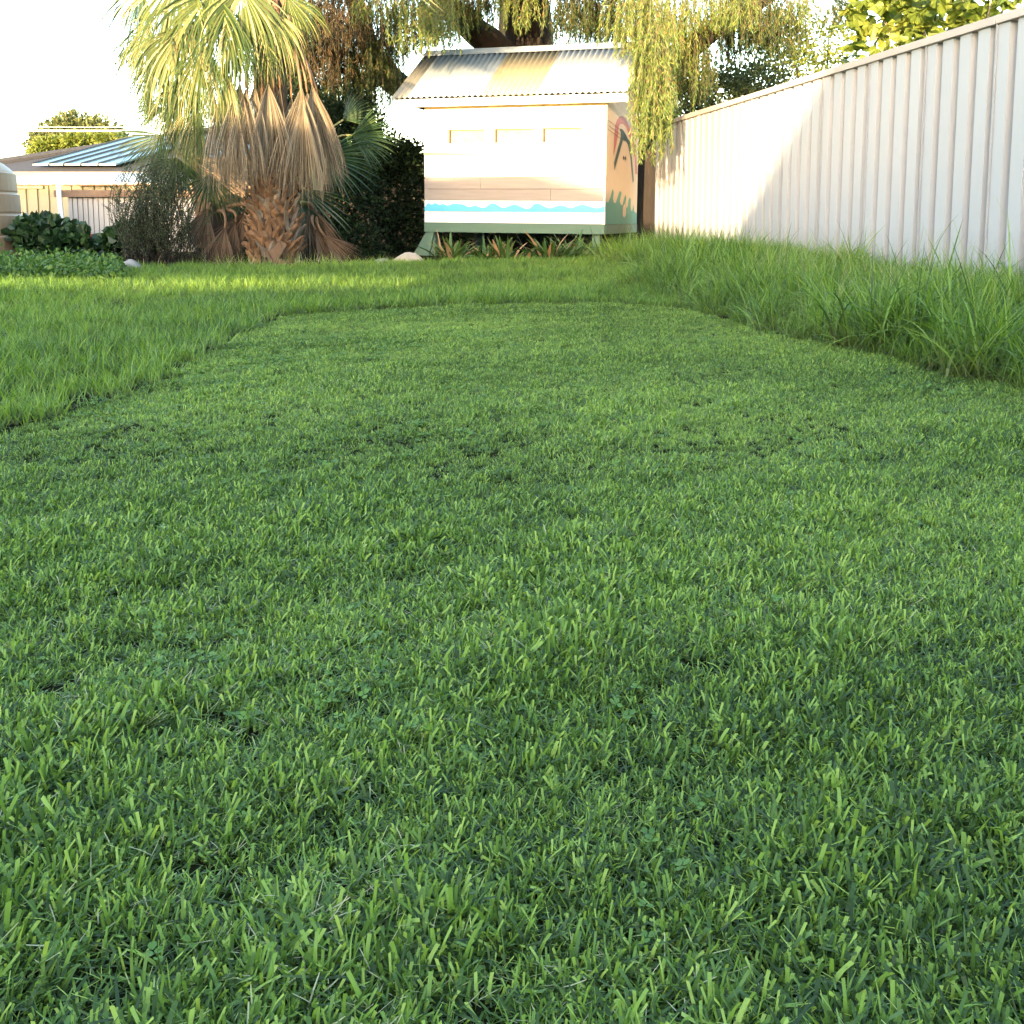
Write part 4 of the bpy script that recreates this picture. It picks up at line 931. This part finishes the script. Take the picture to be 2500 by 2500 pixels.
# dry litter grass around the palm foot
rg = np.random.default_rng(65); n = 900
Pp = np.stack([rg.normal(-2.25, .55, n), rg.uniform(10.1, 10.6, n)], 1); zg = ground_z(Pp[:, 0], Pp[:, 1])
v, f, t_, a_ = strip_blades(n, rg, 0, rg.uniform(.06, .2, n), rg.uniform(.002, .005, n), rg.uniform(.1, 1.3, n), rg.uniform(0, 1.2, n), 3, .1, np.clip(rg.normal(.85, .25, n), 0, 1))
v = v.reshape(n, -1, 3)+np.column_stack([Pp, zg])[:, None, :]
lt = obj('dry_grass', v.reshape(-1, 3), f, M['long'], None, {'tint': t_, 'along': a_}); tag(lt, 'dry tangled grass around the foot of the big palm', kind='stuff')

# strap-leaved clumps under the cubby house front, each leaf a piece
strm = []
for k in range(8):
    rg = np.random.default_rng(600+k); n = 1; tint = np.array([[.1, .3, .45, .5, .62, .75, .9, .35][k]])
    v, f, t_, a_ = strip_blades(1, rg, 0, np.array([rg.uniform(.28, .42)]), np.array([rg.uniform(.044, .060)]), np.array([rg.uniform(.0, .2)]), np.array([rg.uniform(.2, 1.2)]), 6, .15, tint, (0, .01))
    me = mesh_from('leaf', v, f, {'tint': t_}); me.materials.append(M['strap']); strm.append(me)
for (px, Y, n, sc, lab) in [(1110, 11.75, 58, 1.05, 'strappy clump at the left stilt of the cubby house, beside the pale boulder'), (1185, 11.8, 44, .9, 'strappy clump under the cubby house between two bigger clumps'), (1235, 11.7, 50, 1.0, 'strappy clump with orange dying leaves under the middle of the cubby house'),
                        (1345, 11.65, 56, 1.15, 'strappy clump with pink dried tips behind the small tan stone'), (1395, 11.75, 40, 1.1, 'strappy clump with leaves fanning towards the stilt below the mural end')]:
    b = base_at(px, Y); cpl = thing('strap_plant', lab, 'plant', b, 0, 'strappy plants under the cubby house')
    for i in range(n):
        k = rnd.choice([0, 1, 1, 2, 2, 3, 7, 7, 0, 1, 7, 1, 2, 3, 7, 1, 2, 0, 7, 2, 1, 4, 5, 6]); o = link(bpy.data.objects.new('leaf', strm[k]), cpl)
        a = rnd.uniform(0, 6.28); r_ = abs(rnd.gauss(0, .09))
        o.matrix_basis = Matrix.Translation((math.cos(a)*r_*1.4, math.sin(a)*r_*.8, -.02)) @ Matrix.Rotation(a+rnd.gauss(0, .5), 4, 'Z') @ Matrix.Rotation(rnd.uniform(.0, .75), 4, 'Y') @ Matrix.Scale(sc*rnd.uniform(.55, 1.0), 4)

# ------------------------------------------------------------------ stones
def rock(label, px, py, Y, rx, ry, rz, m, seed, group=None):
    rr = random.Random(seed); bm = bmesh.new(); bmesh.ops.create_icosphere(bm, subdivisions=3, radius=1)
    ks = [(Vector((rr.uniform(-1, 1), rr.uniform(-1, 1), rr.uniform(-1, 1))).normalized(), rr.uniform(.6, .95)) for _ in range(14)]
    for v in bm.verts:
        p = v.co.copy()
        for d, h in ks:
            e = p.dot(d)-h
            if e > 0: p -= d*e*.85
        p *= 1+rr.uniform(-.012, .012)
        v.co = Vector((p.x*rx, p.y*ry, p.z*rz))
    me = bpy.data.meshes.new('stone'); bm.to_mesh(me); bm.free(); me.materials.append(m)
    o = link(bpy.data.objects.new('stone', me)); o.location = at(px, py, Y); o.rotation_euler = (0, 0, rr.uniform(-.4, .4)); tag(o, label, 'stone', group); return o
rock('pale flat-topped boulder at the foot of the cubby house brace', 1000, 640, 11.3, .22, .17, .12, M['rock_pale'], 1)
rock('dark rounded stone in the shade beside the pale boulder', 935, 646, 11.5, .13, .12, .07, M['rock_grey'], 2)
rock('small tan pointed stone in front of the strappy plants', 1327, 650, 10.9, .06, .05, .06, M['rock_pale'], 3)
rock('flat grey-tan stone under the cubby house beside the strappy plants', 1400, 645, 11.4, .12, .08, .05, M['rock_pale'], 4)
rock('rough grey stone at the foot of the wispy shrub', 322, 655, 9.9, .11, .10, .09, M['rock_grey'], 5)

# ------------------------------------------------------------------ water tank
tcx = at(-190, 560, 12.8); tz = float(ground_z(tcx.x, tcx.y)); tk = thing('water_tank', 'beige round plastic water tank with ribbed bands', 'water tank', (tcx.x, tcx.y, tz))
prof_ = [(0, 0), (1.17, 0), (1.18, .02)]
zt_ = .02; rr_ = 1.18
for k in range(4):
    h = .262; rr_ = 1.18-.028*k
    prof_ += [(rr_, zt_+.02), (rr_-.006, zt_+h-.03), (rr_-.032, zt_+h-.012), (rr_-.034, zt_+h-.002)]; zt_ += h
prof_ += [(1.02, zt_+.04), (.95, zt_+.10), (.6, zt_+.26), (.32, zt_+.33), (.3, zt_+.36), (0, zt_+.36)]
def lathe(prof, n=56):
    V = []; F = []
    for (r_, z) in prof:
        for k in range(n): V.append((r_*math.cos(2*math.pi*k/n), r_*math.sin(2*math.pi*k/n), z))
    for i in range(len(prof)-1):
        for k in range(n): F.append((i*n+k, i*n+(k+1) % n, (i+1)*n+(k+1) % n, (i+1)*n+k))
    return V, F
V, F = lathe(prof_[:-3]); obj('tank_body', V, F, M['tank'], tk)
V, F = lathe([(.0, zt_+.27), (.34, zt_+.27), (.34, zt_+.36), (.0, zt_+.38)]); obj('lid', V, F, M['tank'], tk)

# ------------------------------------------------------------------ cream shed, grey sheet fence, house with solar panels
YS = 16.4
p0 = at(-60, 600, YS); p1 = at(415, 600, YS); zs = float(ground_z(p0.x, p0.y))
shed = thing('garden_shed', 'cream ribbed steel shed with low white roof behind the grey sheet fence', 'shed', (p0.x, YS, zs))
Wd = p1.x-p0.x; zwall = at(100, 452, YS).z-zs
def ribwall(x0, x1, z0, z1, pitch, dep, y=0):
    V = []; F = []; x = x0; pts = []
    while x < x1-1e-6:
        pts += [(x, y), (x+pitch*.70, y), (x+pitch*.76, y+dep), (x+pitch*.94, y+dep)]; x += pitch
    pts.append((x1, y)); pts = [p for p in pts if p[0] <= x1]
    for p in pts: V += [(p[0], p[1], z0), (p[0], p[1], z1)]
    return V, [(2*i, 2*i+2, 2*i+3, 2*i+1) for i in range(len(pts)-1)]
V, F = ribwall(0, Wd, 0, zwall, .18, .03); obj('wall', V, F, M['cream_steel'], shed)
MB().box(.0, Wd, .04, 3.0, 0, zwall-.02).build('side_walls', M['cream_steel'], shed)
zr0 = at(100, 447, YS-.15).z-zs; zr1 = at(100, 424, YS+.2).z-zs
V = []; F = []; n = 0
xx = np.linspace(-.1, Wd+.25, 400)
for x in xx:
    d = .022*max(0, math.sin(2*math.pi*x/.19))**3
    V += [(x, -.17, zr0+d), (x, 3.2, zr0+.30+d)]
F = [(2*i, 2*i+2, 2*i+3, 2*i+1) for i in range(len(xx)-1)]
o = obj('roof', V, F, M['white_roof'], shed); o.modifiers.new('thick', 'SOLIDIFY').thickness = .02
MB().box(-.05, 1.15, -.05, -.01, zwall-.055, zwall-.015).build('gutter', M['cream_steel'], shed)
MB().box(.75, 1.25, -.45, -.36, .3, .42).build('ledge', M['white_paint'], shed)

YF = 15.0
q0 = at(172, 600, YF); q1 = at(480, 600, YF); zf = float(ground_z(q0.x, q0.y)); htop = at(200, 478, YF).z-zf
gf = thing('sheet_fence', 'grey corrugated steel sheet fence with a rusty timber rail on top', 'fence', (q0.x, YF, zf))
Lf = q1.x-q0.x; ns = 3
for k in range(ns):
    V, F = ribwall(0, Lf/ns-.004, 0, htop, .075, .022); o = obj('sheet', V, F, M['grey_steel'], gf); o.location = (k*Lf/ns, -.004*(k % 2), 0)
MB().box(-.18, Lf, -.06, -.02, htop-.02, htop+.08).build('rail', M['rust_beam'], gf, bevel=.006)
MB().box(-.06, .02, -.13, -.07, -.1, at(165, 533, YF).z-zf).build('post', M['grey_steel'], gf)
MB().add([(-.09, -.14, at(160, 535, YF).z-zf), (-.02, -.14, at(160, 535, YF).z-zf), (-.05, -.14, at(160, 443, YF).z-zf), (-.11, -.14, at(160, 443, YF).z-zf),
          (-.09, -.11, at(160, 535, YF).z-zf), (-.02, -.11, at(160, 535, YF).z-zf), (-.05, -.11, at(160, 443, YF).z-zf), (-.11, -.11, at(160, 443, YF).z-zf)],
         [(0,1,2,3),(7,6,5,4),(0,4,5,1),(1,5,6,2),(2,6,7,3),(3,7,4,0)]).build('post_top', M['white_paint'], gf)
po = at(243, 612, 12.9); pt = thing('bucket', 'orange-red plastic bucket half hidden between two dark bushes', 'bucket', (po.x, po.y, float(ground_z(po.x, po.y))))
V, F = lathe([(0, .0), (.10, 0), (.135, .26), (.145, .26), (.145, .285), (.125, .285), (.095, .03), (0, .03)], 24); obj('body', V, F, M['pot'], pt)
MB().tube([(-.14, 0, .25), (-.12, -.06, .17), (0, -.15, .13), (.12, -.06, .17), (.14, 0, .25)], .004, 6).build('handle', M['wire'], pt)

# house: hip roof, eave facing us, slope rising away; solar panels on it
YE = 24.0
def hz(px, py, Y): return at(px, py, Y)
e0 = hz(20, 421, YE); e1 = hz(640, 421, YE); ridge_z = hz(480, 318, 28.5).z
house = thing('house', 'low house with grey tiled roof and a row of solar panels', 'house', (e0.x, YE, float(ground_z(e0.x, YE))))
hl = house.location
def Lc(v): return (v[0]-hl.x, v[1]-hl.y, v[2]-hl.z)
bx0, bx1 = e0.x-1.5, e1.x+2.5; ez = e0.z; by1 = YE+9; slope = (ridge_z-ez)/4.5
rx0, rx1 = bx0+5.2, bx1-4.5
MB().add([Lc(v) for v in [(bx0, YE, ez), (bx1, YE, ez), (rx1, YE+4.5, ridge_z), (rx0, YE+4.5, ridge_z), (bx0, by1, ez), (bx1, by1, ez)]],
         [(0, 1, 2, 3), (0, 3, 4), (1, 5, 2), (3, 2, 5, 4)]).build('roof', M['tile'], house)
MB().add([Lc(v) for v in [(bx0+.4, YE+.45, hl.z), (bx1-.4, YE+.45, hl.z), (bx1-.4, by1-.45, hl.z), (bx0+.4, by1-.45, hl.z), (bx0+.4, YE+.45, ez+.05), (bx1-.4, YE+.45, ez+.05), (bx1-.4, by1-.45, ez+.05), (bx0+.4, by1-.45, ez+.05)]],
         [(0,1,5,4),(1,2,6,5),(2,3,7,6),(3,0,4,7)]).build('wall', M['brick'], house)
MB().box(bx0-hl.x, bx1-hl.x, -.12, -.005, ez-hl.z-.10, ez-hl.z+.01).build('gutter', M['gutter'], house)
MB().tube([Lc((bx0, YE, ez+.04)), Lc((rx0, YE+4.5, ridge_z+.04)), Lc((rx1, YE+4.5, ridge_z+.04))], .09, 8).build('ridge_tiles', M['tile'], house)
# panels: columns slanting up the slope
pbx = [hz(x, 415, YE+.25).x for x in (78, 120, 156, 198, 240, 285)]
def onroof(x, v, h=.10): return Lc((x, YE+v, ez+slope*v+h))
for i in range(5):
    a, b = pbx[i]+.02, pbx[i+1]-.02; v0, v1 = .25, 3.1; sh = 1.35
    V = [onroof(a, v0, .10), onroof(b, v0, .10), onroof(b+sh, v1, .10), onroof(a+sh, v1, .10)]
    V += [(p[0], p[1], p[2]+.04) for p in V]
    pn = MB().add(V, [(3,2,1,0),(4,5,6,7),(0,1,5,4),(1,2,6,5),(2,3,7,6),(3,0,4,7)]).build('solar_panel', M['solar'], house)
    MB().tube([Vector(V[4])+Vector((0, 0, .004)), Vector(V[7])+Vector((0, 0, .004))], .03, 5).build('panel_frame', M['black_iron'], pn)
for i in range(2):
    a = hz(500+38*i, 400, YE+1).x; b = a+.75; v0, v1 = .3, 2.4
    V = [onroof(a, v0, .10), onroof(b, v0, .10), onroof(b+.4, v1, .10), onroof(a+.4, v1, .10)]; V += [(p[0], p[1], p[2]+.04) for p in V]
    MB().add(V, [(3,2,1,0),(4,5,6,7),(0,1,5,4),(1,2,6,5),(2,3,7,6),(3,0,4,7)]).build('solar_panel', M['solar'], house)

# far trees and wires
def far_tree(label, blobs, Y, m, seed, L, px):
    return bush('round_tree', label, 'tree', base_at(px, Y), blobs, m, L, (L[0]*.55, L[1]*.55), seed, None, 5, 'diamond', .6, (.45, .25), .2)
far_tree('big round-crowned tree far behind the solar panel roof', [B(195, 345, 62, 100, 2.2, 62, 5200), B(265, 355, 62, 50, 1.6, 45, 1800), B(120, 365, 62, 45, 1.6, 45, 1700)], 62, M['tree_lit'], 71, (.22, .42), 195)
far_tree('small yellow-green tree in front of the big round-crowned tree', [B(130, 365, 44, 50, 1.0, 32, 1500), B(190, 350, 44, 45, 1.0, 26, 1100), B(275, 345, 44, 40, .8, 18, 700)], 44, M['tree_yellow'], 72, (.16, .28), 180)
for i, (ya, yb, lab) in enumerate(((293, 298, 'uppermost thin power line crossing in front of the far round tree'), (299, 306, 'middle thin power line crossing in front of the far round tree'), (306, 307, 'lowest thin power line crossing in front of the far round tree'))):
    a = at(-700, ya-10, 40); b = at(700, yb+6, 44); pts = [a.lerp(b, t)-Vector((0, 0, .25*math.sin(math.pi*t))) for t in np.linspace(0, 1, 16)]
    o = MB().tube(pts, .012, 5).build('power_line', M['wire']); tag(o, lab, 'power line', 'power lines behind the house')

# ------------------------------------------------------------------ behind the camera: the house read from its shadow, and blockers added to shape the light
HY = -7.0
oh = thing('brick_house', 'brick house with steep flat-topped tiled roof standing behind the photographer', 'house', (0, HY, 0))
MB().box(-1.5, 14, -9, -.4, 0, 2.54).build('wall', M['brick'], oh)
MB().prism([(-1.83, 2.55), (15, 2.55), (14, 4.0), (-.86, 4.0)], -7.5, .0).build('roof', M['tile'], oh)
for x in (-.9, 1.6, 8):
    wn = MB().box(x, x+1.5, -.398, -.37, .9, 2.1).build('window', M['white_paint'], oh); MB().box(x+.07, x+1.43, -.369, -.36, .97, 2.03).build('pane', M['solar'], wn)
MB().box(4.2, 5.1, -.398, -.36, 0, 2.1).build('door', M['white_paint'], oh)
cp = thing('shade_screen', 'unseen roof and deep fascia added to cast the shade edge in the yard', 'shade_screen', (0, HY, 0))  # added blocker, its outline shaped to cast the shade edge
MB().prism([(-30, 3.70), (-10.6, 3.70), (-9.8, 3.39), (-4.4, 3.39), (-3.4, 3.04), (-1.83, 2.42), (-1.83, 2.60), (-3.4, 3.27), (-4.4, 3.57), (-9.8, 3.55), (-10.6, 3.92), (-30, 3.92)], -2.0, .0).build('roof', M['iron_grey'], cp)
MB().prism([(-30, 1.935), (-1.0, 1.935), (-1.0, 2.9), (-1.6, 2.6), (-1.83, 2.56), (-3.4, 3.22), (-4.4, 3.52), (-9.8, 3.50), (-10.6, 3.85), (-30, 3.85)], .006, .06).build('fascia', M['cream_paint'], cp)  # lower edge leaves a slot that lets the sun streak through
for x in (-29, -20, -12):
    MB().box(x, x+.12, -1.9, -1.78, 0, 3.41).build('post', M['cream_paint'], cp)
bf = thing('streak_fence', 'unseen fence added to form the lower edge of the sun streak', 'fence', (0, HY+.2, 0))  # added below the slot to bound the sun streak
for k in range(38):
    MB().box(-29.8+k*.78, -29.8+k*.78+.781, 0, .03, 0, 1.79 if k < 33 else 2.2).build('panel', M['wood_dark'], bf)
MB().box(-29.8, -.6, -.06, -.005, 1.5, 1.6).build('rail', M['wood_dark'], bf)
